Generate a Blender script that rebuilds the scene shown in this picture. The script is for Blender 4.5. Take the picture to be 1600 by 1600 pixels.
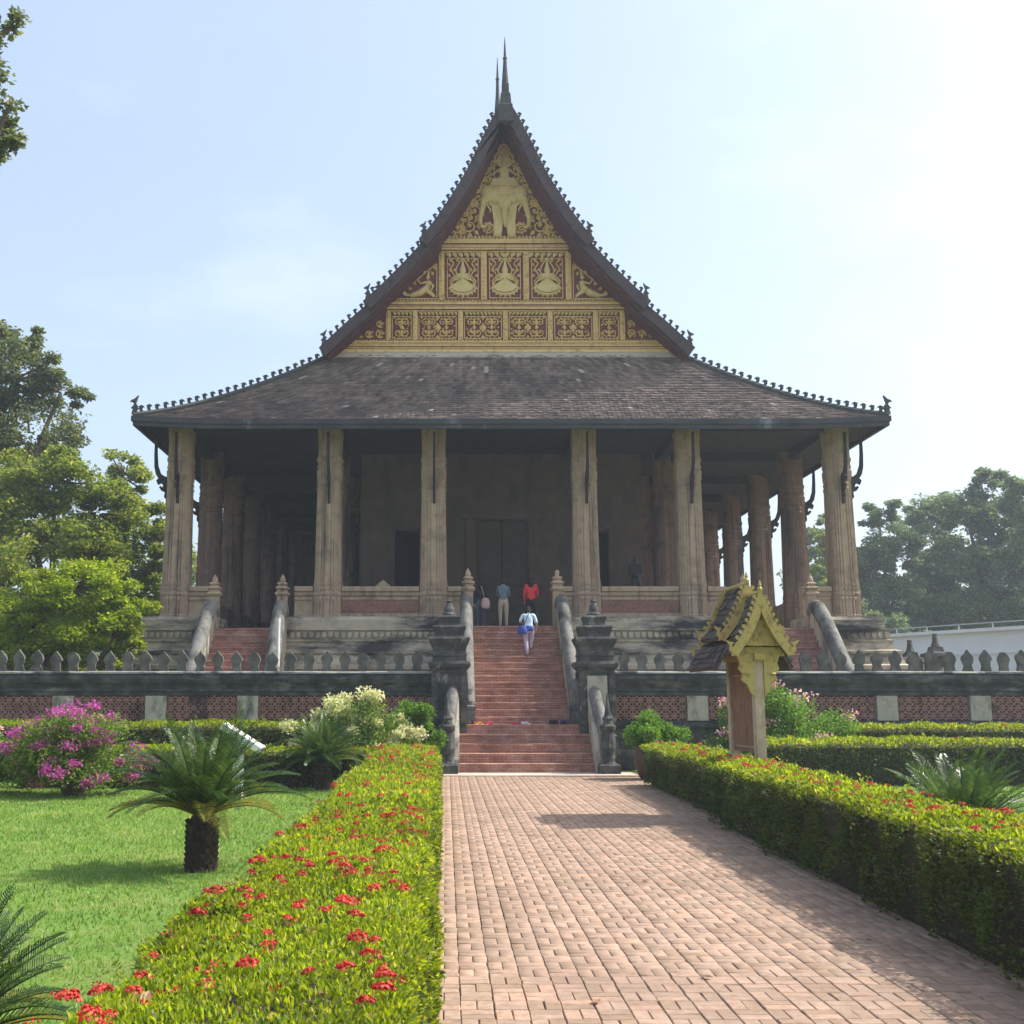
import bpy, math, random
import numpy as np
from mathutils import Vector, Matrix
R = math.radians
SC = bpy.context.scene
COL = SC.collection
for o in list(bpy.data.objects): bpy.data.objects.remove(o)

# ---------------------------------------------------------------- camera
cam = bpy.data.cameras.new('camera'); camo = bpy.data.objects.new('camera', cam); COL.objects.link(camo)
camo.location = (0, 0, 1.9)
camo.rotation_euler = (R(90 + 9.44), 0, 0)
cam.lens = 36 * 1750 / 1600; cam.sensor_width = 36; cam.shift_x = (800 - 697) / 1600
cam.clip_end = 5000; cam.clip_start = .05
SC.camera = camo
# ---------------------------------------------------------------- sky and sun
SUN_EL, SUN_ROT = R(47.4), R(80)
w = bpy.data.worlds.new('World'); SC.world = w; w.use_nodes = True
nt = w.node_tree; nt.nodes.clear()
wo = nt.nodes.new('ShaderNodeOutputWorld'); bg = nt.nodes.new('ShaderNodeBackground')
sky = nt.nodes.new('ShaderNodeTexSky'); sky.sky_type = 'NISHITA'; sky.sun_disc = False
sky.sun_elevation = SUN_EL; sky.sun_rotation = SUN_ROT
sky.altitude = 200; sky.air_density = 1.0; sky.dust_density = 5.0; sky.ozone_density = 1.2
# even high haze veil with faint cloud mixed into the whole sky
tc = nt.nodes.new('ShaderNodeTexCoord'); mp = nt.nodes.new('ShaderNodeMapping')
mp.inputs['Scale'].default_value = (1.2, 1.2, 3.0)
nz = nt.nodes.new('ShaderNodeTexNoise'); nz.inputs['Scale'].default_value = 1.7; nz.inputs['Detail'].default_value = 5
rp = nt.nodes.new('ShaderNodeValToRGB'); rp.color_ramp.elements[0].position = .46; rp.color_ramp.elements[1].position = .78
rp.color_ramp.elements[0].color = (.45, .45, .45, 1); rp.color_ramp.elements[1].color = (.62, .62, .62, 1)
mx = nt.nodes.new('ShaderNodeMix'); mx.data_type = 'RGBA'
nt.links.new(tc.outputs['Generated'], mp.inputs['Vector']); nt.links.new(mp.outputs[0], nz.inputs['Vector'])
nt.links.new(nz.outputs[0], rp.inputs[0]); nt.links.new(rp.outputs[0], mx.inputs['Factor'])
nt.links.new(sky.outputs[0], mx.inputs[6]); mx.inputs[7].default_value = (2.1, 2.5, 3.05, 1)
nz2 = nt.nodes.new('ShaderNodeTexNoise'); nz2.inputs['Scale'].default_value = 2.6; nz2.inputs['Detail'].default_value = 7; nz2.inputs['Roughness'].default_value = .55; nt.links.new(mp.outputs[0], nz2.inputs['Vector'])
rp2 = nt.nodes.new('ShaderNodeValToRGB'); rp2.color_ramp.elements[0].position = .52; rp2.color_ramp.elements[1].position = .74; rp2.color_ramp.elements[1].color = (.26, .26, .26, 1); nt.links.new(nz2.outputs[0], rp2.inputs[0])
mx2 = nt.nodes.new('ShaderNodeMix'); mx2.data_type = 'RGBA'; nt.links.new(rp2.outputs[0], mx2.inputs['Factor']); nt.links.new(mx.outputs[2], mx2.inputs[6]); mx2.inputs[7].default_value = (4.0, 4.1, 4.2, 1)
nt.links.new(mx2.outputs[2], bg.inputs[0]); bg.inputs[1].default_value = .128
nt.links.new(bg.outputs[0], wo.inputs[0])
sl = bpy.data.lights.new('sun', 'SUN'); sl.energy = 2.7; sl.angle = R(.6); sl.color = (1, .95, .86)
so = bpy.data.objects.new('sun', sl); COL.objects.link(so)
sd = Vector((math.cos(SUN_EL) * math.sin(SUN_ROT), math.cos(SUN_EL) * math.cos(SUN_ROT), math.sin(SUN_EL)))
so.rotation_euler = sd.to_track_quat('Z', 'Y').to_euler()
so.location = (40, 20, 60)
SC.view_settings.view_transform = 'Standard'; SC.view_settings.look = 'None'
SC.view_settings.exposure = 1.4; SC.view_settings.gamma = 1; SC.view_settings.use_curve_mapping = False
SC.render.engine = 'CYCLES'
SC.cycles.max_bounces = 8; SC.cycles.diffuse_bounces = 4; SC.cycles.transmission_bounces = 4
SC.cycles.use_denoising = True
SC.cycles.caustics_reflective = False; SC.cycles.caustics_refractive = False

rnd = random.Random(7)
rng = np.random.default_rng(7)

# ---------------------------------------------------------------- materials
def newmat(name):
    m = bpy.data.materials.new(name); m.use_nodes = True
    t = m.node_tree; t.nodes.clear()
    out = t.nodes.new('ShaderNodeOutputMaterial'); b = t.nodes.new('ShaderNodeBsdfPrincipled')
    t.links.new(b.outputs[0], out.inputs[0]); b.inputs['Specular IOR Level'].default_value = .25
    return m, t, b, out
def N(t, kind, **kw):
    n = t.nodes.new(kind)
    for k, v in kw.items(): setattr(n, k, v)
    return n
def ramp(t, src, stops):
    r = t.nodes.new('ShaderNodeValToRGB'); e = r.color_ramp.elements
    e[0].position, e[0].color = stops[0][0], (*stops[0][1], 1)
    e[1].position, e[1].color = stops[-1][0], (*stops[-1][1], 1)
    for p, c in stops[1:-1]:
        x = e.new(p); x.color = (*c, 1)
    t.links.new(src, r.inputs[0]); return r.outputs[0]
def noise(t, scale, detail=6, rough=.6, stretch=None, coord='pos'):
    if coord == 'pos': v = t.nodes.new('ShaderNodeNewGeometry').outputs['Position']
    else: v = t.nodes.new('ShaderNodeTexCoord').outputs['Object']
    if stretch:
        m = t.nodes.new('ShaderNodeMapping'); m.inputs['Scale'].default_value = stretch
        t.links.new(v, m.inputs[0]); v = m.outputs[0]
    n = t.nodes.new('ShaderNodeTexNoise'); n.inputs['Scale'].default_value = scale
    n.inputs['Detail'].default_value = detail; n.inputs['Roughness'].default_value = rough
    t.links.new(v, n.inputs['Vector']); return n.outputs[0]
def mixc(t, fac, a, b, mode='MIX'):
    m = t.nodes.new('ShaderNodeMix'); m.data_type = 'RGBA'; m.blend_type = mode
    if isinstance(fac, (int, float)): m.inputs['Factor'].default_value = fac
    else: t.links.new(fac, m.inputs['Factor'])
    for i, c in ((6, a), (7, b)):
        if isinstance(c, tuple): m.inputs[i].default_value = (*c, 1)
        else: t.links.new(c, m.inputs[i])
    return m.outputs[2]
def bump(t, b, src, strength=.3, dist=.02):
    n = t.nodes.new('ShaderNodeBump'); n.inputs['Strength'].default_value = strength; n.inputs['Distance'].default_value = dist
    t.links.new(src, n.inputs['Height']); t.links.new(n.outputs[0], b.inputs['Normal'])
def island(t, amount, col):
    """brightness / hue variation per piece"""
    g = t.nodes.new('ShaderNodeNewGeometry'); oi = t.nodes.new('ShaderNodeObjectInfo')
    a = N(t, 'ShaderNodeMath', operation='ADD'); t.links.new(g.outputs['Random Per Island'], a.inputs[0]); t.links.new(oi.outputs['Random'], a.inputs[1])
    fr = N(t, 'ShaderNodeMath', operation='FRACT'); t.links.new(a.outputs[0], fr.inputs[0])
    mr = N(t, 'ShaderNodeMapRange'); mr.inputs['To Min'].default_value = 1 - amount; mr.inputs['To Max'].default_value = 1 + amount
    t.links.new(fr.outputs[0], mr.inputs[0])
    h = N(t, 'ShaderNodeHueSaturation'); t.links.new(mr.outputs[0], h.inputs['Value'])
    if isinstance(col, tuple): h.inputs['Color'].default_value = (*col, 1)
    else: t.links.new(col, h.inputs['Color'])
    return h.outputs[0], fr.outputs[0]
def surf(name, cols, scale=3, rough=.85, bs=25, bst=.3, stain=None, stain_rng=(.5, .62), stain_scale=1.2, stretch=(1, 1, .25), isl=0, spec=.25, detail=8):
    m, t, b, o = newmat(name)
    n = noise(t, scale, detail)
    k = len(cols); c = ramp(t, n, [(.3 + .4 * i / max(1, k - 1), x) for i, x in enumerate(cols)])
    if stain:
        s = noise(t, stain_scale, 9, .68, stretch)
        f = ramp(t, s, [(stain_rng[0], (0, 0, 0)), (stain_rng[1], (1, 1, 1))])
        c = mixc(t, f, c, stain)
    if isl: c, _ = island(t, isl, c)
    t.links.new(c, b.inputs['Base Color']); b.inputs['Roughness'].default_value = rough; b.inputs['Specular IOR Level'].default_value = spec
    bump(t, b, noise(t, bs, 5), bst, .03)
    return m
def leafmat(name, stops, trans=.5, rough=.5, tcol=None, spec=.3):
    m, t, b, out = newmat(name)
    g = t.nodes.new('ShaderNodeNewGeometry')
    c = ramp(t, g.outputs['Random Per Island'], stops)
    n = noise(t, .8, 3)
    h = N(t, 'ShaderNodeHueSaturation'); mr = N(t, 'ShaderNodeMapRange')
    mr.inputs['From Min'].default_value = .3; mr.inputs['From Max'].default_value = .7; mr.inputs['To Min'].default_value = .75; mr.inputs['To Max'].default_value = 1.25
    t.links.new(n, mr.inputs[0]); t.links.new(mr.outputs[0], h.inputs['Value']); t.links.new(c, h.inputs['Color'])
    t.links.new(h.outputs[0], b.inputs['Base Color']); b.inputs['Roughness'].default_value = rough; b.inputs['Specular IOR Level'].default_value = spec
    tr = t.nodes.new('ShaderNodeBsdfTranslucent')
    hs = N(t, 'ShaderNodeHueSaturation'); hs.inputs['Hue'].default_value = .485; hs.inputs['Value'].default_value = 1.6; hs.inputs['Saturation'].default_value = 1.05
    t.links.new(h.outputs[0], hs.inputs['Color']); t.links.new(hs.outputs[0], tr.inputs[0])
    mx = t.nodes.new('ShaderNodeMixShader'); mx.inputs[0].default_value = trans
    t.links.new(b.outputs[0], mx.inputs[1]); t.links.new(tr.outputs[0], mx.inputs[2]); t.links.new(mx.outputs[0], out.inputs[0])
    return m
MT = {}
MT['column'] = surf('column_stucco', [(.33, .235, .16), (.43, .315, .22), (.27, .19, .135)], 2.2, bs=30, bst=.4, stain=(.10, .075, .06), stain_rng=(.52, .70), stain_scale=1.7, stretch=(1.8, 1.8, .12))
MT['platform'] = surf('platform_stucco', [(.36, .31, .23), (.46, .40, .30), (.30, .26, .2)], 1.6, bst=.5, stain=(.045, .045, .045), stain_rng=(.47, .60), stain_scale=.6, stretch=(.6, 1, 2.2))
MT['black'] = surf('blackened_stucco', [(.032, .032, .033), (.06, .06, .058), (.13, .125, .115)], 3.5, bst=.8, stain=(.36, .34, .30), stain_rng=(.56, .68), stain_scale=2.2, stretch=(1, 1, .7))
MT['coping'] = surf('coping_stucco', [(.028, .028, .029), (.06, .06, .058), (.12, .12, .108)], 2.8, bst=.8, stain=(.26, .25, .22), stain_rng=(.54, .72), stain_scale=2.0, stretch=(.5, 1, 1.6))
MT['ledge'] = surf('pale_ledge', [(.22, .21, .19), (.42, .40, .36)], 3, bst=.5, stain=(.06, .06, .06), stain_rng=(.5, .6), stain_scale=2, stretch=(.6, 1, 1))
MT['merlon'] = surf('merlon_stucco', [(.06, .06, .054), (.115, .112, .095), (.19, .18, .155)], 4, bst=.5, stain=(.06, .06, .055), stain_rng=(.54, .68), stain_scale=2.6, stretch=(1, 1, .6))
MT['whitepil'] = surf('limewashed_plaster', [(.36, .325, .26), (.46, .42, .34)], 4, bst=.5, stain=(.10, .095, .085), stain_rng=(.48, .66), stain_scale=2.6, stretch=(1, 1, .45))
MT['stepstucco'] = surf('stair_side_stucco', [(.40, .35, .27), (.5, .45, .36)], 2.5, bst=.4, stain=(.07, .07, .07), stain_rng=(.52, .66), stain_scale=1.3, stretch=(1, 1, .3))
MT['rail'] = surf('rail_stucco', [(.13, .13, .12), (.20, .195, .175), (.08, .08, .078)], 3.2, bst=.6, stain=(.04, .04, .04), stain_rng=(.47, .64), stain_scale=1.5, stretch=(1, 1, .4))
MT['terra'] = surf('terracotta', [(.25, .125, .10), (.33, .175, .14), (.19, .095, .08)], 5, bst=.4, stain=(.06, .045, .04), stain_rng=(.56, .68), stain_scale=1.4, stretch=(1, 1, .6), isl=.12)
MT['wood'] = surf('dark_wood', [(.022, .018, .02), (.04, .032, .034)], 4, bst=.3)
MT['column2'] = surf('shaded_reddish_stucco', [(.18, .115, .09), (.27, .175, .135), (.13, .09, .072)], 2.2, bs=30, bst=.5, stain=(.05, .045, .04), stain_rng=(.5, .68), stain_scale=1.5, stretch=(1.5, 1.5, .12))  # reddish stucco, its colour also darkened for the shade under the gallery roof
MT['barge'] = surf('weathered_bargeboard', [(.055, .042, .05), (.085, .062, .07), (.05, .04, .045)], 2.2, bst=.35)
MT['soffit'] = surf('maroon_soffit', [(.115, .04, .058), (.15, .055, .072)], 3, bst=.2)
MT['maroon'] = surf('maroon_paint', [(.20, .055, .062), (.26, .08, .085)], 5, bst=.2)
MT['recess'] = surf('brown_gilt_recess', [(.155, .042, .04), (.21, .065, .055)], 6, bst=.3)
MT['gold'] = surf('aged_gold_paint', [(.66, .415, .145), (.78, .53, .22), (.52, .31, .10)], 5, rough=.5, bst=.35, isl=.06, spec=.4, stain=(.20, .11, .05), stain_rng=(.56, .72), stain_scale=4, stretch=(1, 1, .5))
MT['gold2'] = surf('pale_gold_paint', [(.66, .475, .19), (.76, .58, .27)], 5, rough=.5, bst=.3, spec=.4, stain=(.28, .18, .07), stain_rng=(.56, .74), stain_scale=5, stretch=(1, 1, .5))
MT['dark'] = surf('dark_plaster', [(.095, .066, .054), (.14, .102, .08)], 2, bst=.4, stain=(.05, .05, .05), stain_rng=(.5, .7))  # dark brown plaster tone with random blotches
MT['doorwood'] = surf('old_carved_door', [(.075, .055, .045), (.12, .09, .072)], 8, bs=60, bst=.6)
MT['void'] = surf('dark_interior_shade', [(.012, .012, .014), (.02, .02, .022)], 2)  # near-black colour stands in for the shade behind openings
MT['finial'] = surf('finial_lead', [(.05, .055, .055), (.09, .09, .09)], 6, bst=.3)
MT['fascia'] = surf('eave_fascia', [(.045, .045, .055), (.075, .075, .085)], 1.5, bst=.3, stain=(.30, .33, .40), stain_rng=(.60, .80), stain_scale=.9, stretch=(1, 1, .3))
MT['concrete'] = surf('concrete', [(.42, .36, .29), (.52, .45, .37)], 2, bst=.35, stain=(.25, .22, .19), stain_rng=(.55, .7), stain_scale=1.2, stretch=(1, 1, 1))
MT['whitewall'] = surf('pale_render', [(.62, .64, .68), (.70, .72, .75)], .5, bst=.1)
MT['bark'] = surf('bark', [(.07, .05, .035), (.14, .105, .075)], 6, bst=.8)
MT['cycbark'] = surf('cycad_bark', [(.03, .022, .016), (.07, .05, .035)], 9, bst=.9, isl=.25)
MT['earth'] = surf('earth', [(.10, .07, .045), (.17, .12, .08)], 4, bst=.5)
MT['twig'] = surf('hedge_twigs', [(.035, .03, .018), (.06, .05, .03)], 12, bst=.8)
MT['bronze'] = surf('dark_bronze', [(.03, .03, .032), (.05, .05, .05)], 6, rough=.5)
MT['sgold'] = surf('sign_gold_paint', [(.37, .27, .075), (.48, .37, .12), (.28, .20, .06)], 9, rough=.6, bst=.3, stain=(.20, .14, .06), stain_rng=(.58, .72), stain_scale=5, stretch=(1, 1, .6))
MT['sroof'] = surf('sign_roof_shingle', [(.075, .055, .05), (.13, .10, .09), (.05, .04, .04)], 7, bst=.6, isl=.35)
MT['sboard'] = surf('sign_board_wood', [(.22, .115, .065), (.30, .165, .095)], 3, bst=.3, stain=(.13, .075, .05), stain_rng=(.5, .66), stain_scale=2, stretch=(1, 4, .8))
MT['spost'] = surf('sign_post', [(.42, .32, .21), (.54, .43, .30)], 6, bst=.4, stain=(.2, .13, .08), stain_rng=(.52, .7), stain_scale=3, stretch=(1, 1, .3))
MT['slab'] = surf('white_slab', [(.66, .65, .60), (.75, .74, .70)], 4, bst=.15)
MT['pot'] = surf('glazed_pot', [(.06, .035, .022), (.11, .06, .035)], 4, rough=.4, bst=.2)
MT['pipe'] = surf('white_pipe', [(.6, .6, .6), (.7, .7, .7)], 4)
MT['metal'] = surf('rail_metal', [(.25, .27, .27), (.35, .37, .36)], 4, rough=.5)

def brickmat():
    m, t, b, o = newmat('stair_brick')
    g = t.nodes.new('ShaderNodeNewGeometry'); mp = t.nodes.new('ShaderNodeMapping')
    mp.inputs['Rotation'].default_value = (R(90), 0, 0); t.links.new(g.outputs['Position'], mp.inputs[0])
    n = noise(t, 3, 7); c = ramp(t, n, [(.3, (.28, .135, .10)), (.5, (.40, .21, .16)), (.7, (.51, .31, .24))])
    br = t.nodes.new('ShaderNodeTexBrick'); br.inputs['Scale'].default_value = 1; br.inputs['Brick Width'].default_value = .21; br.inputs['Row Height'].default_value = .065
    br.inputs['Mortar Size'].default_value = .006; br.inputs['Color1'].default_value = (.8, .8, .8, 1); br.inputs['Color2'].default_value = (1.1, 1.1, 1.1, 1); br.inputs['Mortar'].default_value = (.5, .48, .46, 1)
    t.links.new(mp.outputs[0], br.inputs[0])
    c = mixc(t, 1.0, c, br.outputs[0], 'MULTIPLY')
    s = noise(t, 1.1, 9, .7); c = mixc(t, ramp(t, s, [(.52, (0, 0, 0)), (.75, (.8, .8, .8))]), c, (.11, .075, .06))
    t.links.new(c, b.inputs['Base Color']); b.inputs['Roughness'].default_value = .9
    bump(t, b, br.outputs[0], .5, .02); return m
MT['brick'] = brickmat()
def pavemat():
    m, t, b, o = newmat('paving_brick')
    n = noise(t, 14, 6); c = ramp(t, n, [(.3, (.26, .176, .125)), (.5, (.335, .237, .175)), (.72, (.395, .29, .22))])
    c, fr = island(t, .17, c)
    tint = ramp(t, fr, [(0, (1.0, .95, .86)), (.35, (.92, .92, .92)), (.6, (1, 1, 1)), (1, (1.0, .89, .87))])
    c = mixc(t, .8, c, tint, 'MULTIPLY')
    s = noise(t, .7, 6, .65); c = mixc(t, ramp(t, s, [(.44, (0, 0, 0)), (.72, (.75, .75, .75))]), c, (.20, .14, .105))
    s2 = noise(t, 3.2, 7, .7); c = mixc(t, ramp(t, s2, [(.60, (0, 0, 0)), (.74, (.7, .7, .7))]), c, (.13, .095, .075))
    t.links.new(c, b.inputs['Base Color']); b.inputs['Roughness'].default_value = .85
    bump(t, b, noise(t, 60, 5), .35, .01); return m
MT['pave'] = pavemat()
MT['joint'] = surf('joint_sand', [(.20, .145, .105), (.27, .20, .15)], 30, bst=.5)
def tilemat():
    m, t, b, o = newmat('roof_tile')
    n = noise(t, 1.3, 8, .7); c = ramp(t, n, [(.32, (.10, .078, .075)), (.5, (.175, .132, .12)), (.68, (.24, .18, .16))])
    c, fr = island(t, .35, c)
    s = noise(t, .55, 6, .6, (1, 1, 1)); c = mixc(t, ramp(t, s, [(.5, (0, 0, 0)), (.68, (.7, .7, .7))]), c, (.075, .065, .062))
    pale = ramp(t, fr, [(.991, (0, 0, 0)), (.995, (1, 1, 1))]); c = mixc(t, pale, c, (.42, .38, .36))
    t.links.new(c, b.inputs['Base Color']); b.inputs['Roughness'].default_value = .85
    bump(t, b, noise(t, 25, 4), .3, .02); return m
MT['tile'] = tilemat()
def lawnmat():
    m, t, b, o = newmat('lawn_grass')
    n = noise(t, 2.0, 9, .7); c = ramp(t, n, [(.3, (.10, .20, .03)), (.5, (.145, .26, .042)), (.7, (.20, .29, .065))])
    s = noise(t, .8, 6, .65); c = mixc(t, ramp(t, s, [(.48, (0, 0, 0)), (.68, (.75, .75, .75))]), c, (.23, .22, .08))
    t.links.new(c, b.inputs['Base Color']); b.inputs['Roughness'].default_value = .9
    bump(t, b, noise(t, 90, 5), .8, .03); return m
MT['lawn'] = lawnmat()
MT['ground'] = surf('dry_grass_ground', [(.10, .12, .04), (.17, .16, .07), (.22, .18, .11)], .7, bst=.5)
MT['grass'] = leafmat('grass_blade', [(0, (.10, .215, .028)), (.55, (.165, .295, .042)), (.9, (.26, .34, .08)), (1, (.40, .36, .17))], .42)
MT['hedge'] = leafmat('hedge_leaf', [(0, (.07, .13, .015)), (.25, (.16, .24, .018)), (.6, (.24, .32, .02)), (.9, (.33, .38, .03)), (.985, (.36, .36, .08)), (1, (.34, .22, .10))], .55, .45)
MT['hedge_old_shaded'] = leafmat('hedge_leaf_mature_shaded', [(0, (.05, .085, .018)), (.6, (.085, .125, .026)), (.93, (.12, .155, .035)), (1, (.22, .19, .06))], .35, .45)  # older leaves, darkened as well to paint the shade on hedge sides
MT['flower'] = leafmat('red_floret', [(0, (.40, .03, .022)), (.5, (.52, .075, .05)), (1, (.60, .20, .12))], .4, .7)
MT['cycad'] = leafmat('cycad_leaflet', [(0, (.022, .052, .012)), (.6, (.045, .088, .02)), (.985, (.085, .15, .03)), (1, (.22, .20, .04))], .38, .3, spec=.5)
MT['cycad_y'] = leafmat('cycad_leaflet_yellowing', [(0, (.10, .13, .02)), (.6, (.22, .20, .03)), (1, (.30, .22, .05))], .35, .4)
MT['tree_a'] = leafmat('tree_leaf_dark', [(0, (.07, .105, .035)), (.6, (.12, .16, .05)), (.94, (.18, .21, .065)), (1, (.26, .18, .08))], .48)
MT['tree_b'] = leafmat('tree_leaf_mid', [(0, (.11, .17, .025)), (.6, (.19, .255, .04)), (1, (.31, .33, .06))], .58)
MT['tree_c'] = leafmat('tree_leaf_bright', [(0, (.14, .22, .014)), (.6, (.24, .33, .022)), (1, (.35, .39, .04))], .58)
MT['tree_d'] = leafmat('tree_leaf_bluish', [(0, (.07, .125, .055)), (.6, (.12, .18, .07)), (1, (.20, .25, .09))], .5)
MT['boug_l'] = leafmat('bougainvillea_leaf', [(0, (.06, .13, .015)), (.6, (.12, .21, .025)), (1, (.25, .31, .06))], .45)
MT['boug_f'] = leafmat('magenta_bract', [(0, (.34, .035, .24)), (.6, (.44, .07, .31)), (1, (.56, .22, .34))], .4, .7)
MT['boug_p'] = leafmat('pale_pink_bract', [(0, (.55, .32, .30)), (.5, (.65, .48, .36)), (1, (.62, .20, .40))], .4, .7)
MT['boug_w'] = leafmat('cream_variegated_leaf', [(0, (.30, .36, .12)), (.5, (.55, .55, .28)), (1, (.68, .66, .42))], .35, .6)
MT['shrub'] = leafmat('shrub_leaf', [(0, (.06, .15, .015)), (.6, (.11, .24, .025)), (1, (.18, .32, .04))], .45)
MT['dry'] = leafmat('dry_leaf', [(0, (.20, .11, .055)), (1, (.30, .18, .10))], .2)
def plain(name, col, rough=.8):
    m, t, b, o = newmat(name); n = noise(t, 18, 4)
    c = mixc(t, n, tuple(x * .75 for x in col), tuple(min(1, x * 1.2) for x in col)); t.links.new(c, b.inputs['Base Color']); b.inputs['Roughness'].default_value = rough
    bump(t, b, noise(t, 35, 4), .2, .02); return m

# ---------------------------------------------------------------- mesh helpers
ROOT = {}
class MB:
    def __init__(s): s.v = []; s.f = []; s.m = []
    def add(s, vs, fs, mi=0):
        o = len(s.v); s.v += [tuple(p) for p in vs]; s.f += [tuple(i + o for i in f) for f in fs]; s.m += [mi] * len(fs); return s
    def box(s, x0, x1, y0, y1, z0, z1, mi=0):
        return s.add([(x0, y0, z0), (x1, y0, z0), (x1, y1, z0), (x0, y1, z0), (x0, y0, z1), (x1, y0, z1), (x1, y1, z1), (x0, y1, z1)],
                     [(3, 2, 1, 0), (4, 5, 6, 7), (0, 1, 5, 4), (1, 2, 6, 5), (2, 3, 7, 6), (3, 0, 4, 7)], mi)
    def loft(s, rings, cap=True, closed=True, mi=0):
        n = len(rings[0]); vs = [p for r in rings for p in r]; fs = []
        for i in range(len(rings) - 1):
            for j in range(n if closed else n - 1):
                k = (j + 1) % n; fs.append((i * n + j, i * n + k, (i + 1) * n + k, (i + 1) * n + j))
        if cap and closed:
            fs.append(tuple(range(n - 1, -1, -1))); fs.append(tuple((len(rings) - 1) * n + j for j in range(n)))
        return s.add(vs, fs, mi)
    def lathe(s, prof, c=(0, 0, 0), n=16, rot=0, mi=0, sx=1, sy=1):
        return s.loft([[(c[0] + sx * r * math.cos(2 * math.pi * j / n + rot), c[1] + sy * r * math.sin(2 * math.pi * j / n + rot), c[2] + z) for j in range(n)] for r, z in prof], mi=mi)
    def sq(s, prof, c=(0, 0, 0), mi=0, sx=1, sy=1):   # square mouldings: half width, z
        return s.loft([[(c[0] + sx * r * a, c[1] + sy * r * b, c[2] + z) for a, b in ((-1, -1), (1, -1), (1, 1), (-1, 1))] for r, z in prof], mi=mi)
    def tube(s, pts, rad, n=6, mi=0, sx=1.0):
        pts = [Vector(p) for p in pts]; rings = []; 
        if isinstance(rad, (int, float)): rad = [rad] * len(pts)
        up = Vector((0.13, 0.21, 1)).normalized()
        for i, p in enumerate(pts):
            d = (pts[min(i + 1, len(pts) - 1)] - pts[max(i - 1, 0)]).normalized()
            if abs(d.dot(up)) > .98: up = Vector((1, .1, .05)).normalized()
            a = d.cross(up).normalized(); b = a.cross(d).normalized()
            rings.append([p + (a * math.cos(2 * math.pi * j / n) * sx + b * math.sin(2 * math.pi * j / n)) * rad[i] for j in range(n)])
        return s.loft(rings, mi=mi)
    def ball(s, c, r, n=8, m=5, mi=0):
        if isinstance(r, (int, float)): r = (r, r, r)
        rings = [[(c[0] + r[0] * math.sin(a) * math.cos(2 * math.pi * j / n), c[1] + r[1] * math.sin(a) * math.sin(2 * math.pi * j / n), c[2] - r[2] * math.cos(a)) for j in range(n)]
                 for a in [math.pi * (i + .15) / (m + .3) for i in range(m + 1)]]
        return s.loft(rings, mi=mi)
    def poly(s, pts, d0, d1, axis='y', mi=0):          # extruded outline; pts (u, z)
        f = {'y': lambda u, z, d: (u, d, z), 'x': lambda u, z, d: (d, u, z), 'z': lambda u, z, d: (u, z, d)}[axis]
        n = len(pts)
        vs = [f(u, z, d0) for u, z in pts] + [f(u, z, d1) for u, z in pts]
        fs = [tuple(range(n)), tuple(range(2 * n - 1, n - 1, -1))] + [((j + 1) % n, j, n + j, n + (j + 1) % n) for j in range(n)]
        return s.add(vs, fs, mi)
    def sweep(s, path, ring, mi=0):                     # ring: list of (side, up) offsets in the plane across the path (path lies in a vertical plane)
        pts = [Vector(p) for p in path]; rings = []
        for i, p in enumerate(pts):
            d = (pts[min(i + 1, len(pts) - 1)] - pts[max(i - 1, 0)]).normalized()
            side = Vector((d.y, -d.x, 0)); side = side.normalized() if side.length > .01 else Vector((1, 0, 0))
            up = side.cross(d).normalized()
            rings.append([p + side * a + up * b for a, b in ring])
        return s.loft(rings, mi=mi)
    def build(s, name, mats, parent=None, smooth=False, rootloc=None, recalc=True):
        base = Vector((0, 0, 0))
        if rootloc is not None: base = Vector(rootloc)
        elif parent is not None: base = ROOT[parent.name]
        me = bpy.data.meshes.new(name)
        me.from_pydata([tuple(Vector(p) - base) for p in s.v], [], s.f)
        for m in (mats if isinstance(mats, (list, tuple)) else [mats]): me.materials.append(MT[m] if isinstance(m, str) else m)
        if any(s.m): me.polygons.foreach_set('material_index', s.m)
        if smooth: me.polygons.foreach_set('use_smooth', [True] * len(me.polygons))
        me.update()
        if recalc:
            import bmesh
            bm = bmesh.new(); bm.from_mesh(me); bmesh.ops.recalc_face_normals(bm, faces=bm.faces); bm.to_mesh(me); bm.free()
        o = bpy.data.objects.new(name, me); COL.objects.link(o)
        if parent is not None: o.parent = parent; ROOT[o.name] = base
        else:
            o.location = base; ROOT[o.name] = base
        return o
def tag(o, label=None, cat=None, group=None, kind=None):
    for k, v in (('label', label), ('category', cat), ('group', group), ('kind', kind)):
        if v: o[k] = v
    return o
def thing(name, loc, label, cat, group=None):
    o = bpy.data.objects.new(name, None); COL.objects.link(o); o.location = loc; o.empty_display_size = .2
    ROOT[o.name] = Vector(loc); return tag(o, label, cat, group)
def inst(src, name, parent, loc, scale=(1, 1, 1), rot=(0, 0, 0), kids=False):
    """copy of a part (and its sub-parts) at a world position, sharing mesh data"""
    c = src.copy(); c.name = name; COL.objects.link(c); c.parent = parent
    base = ROOT[parent.name] if parent is not None else Vector((0, 0, 0))
    c.location = Vector(loc) - base; c.scale = scale; c.rotation_euler = rot
    ROOT[c.name] = base
    if kids:
        for k in src.children:
            d = k.copy(); COL.objects.link(d); d.parent = c
    return c
def proto(mb, name, mats, smooth=False):
    """mesh data kept for sharing, made at the origin"""
    o = mb.build(name, mats, None, smooth); me = o.data; bpy.data.objects.remove(o); return me
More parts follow.
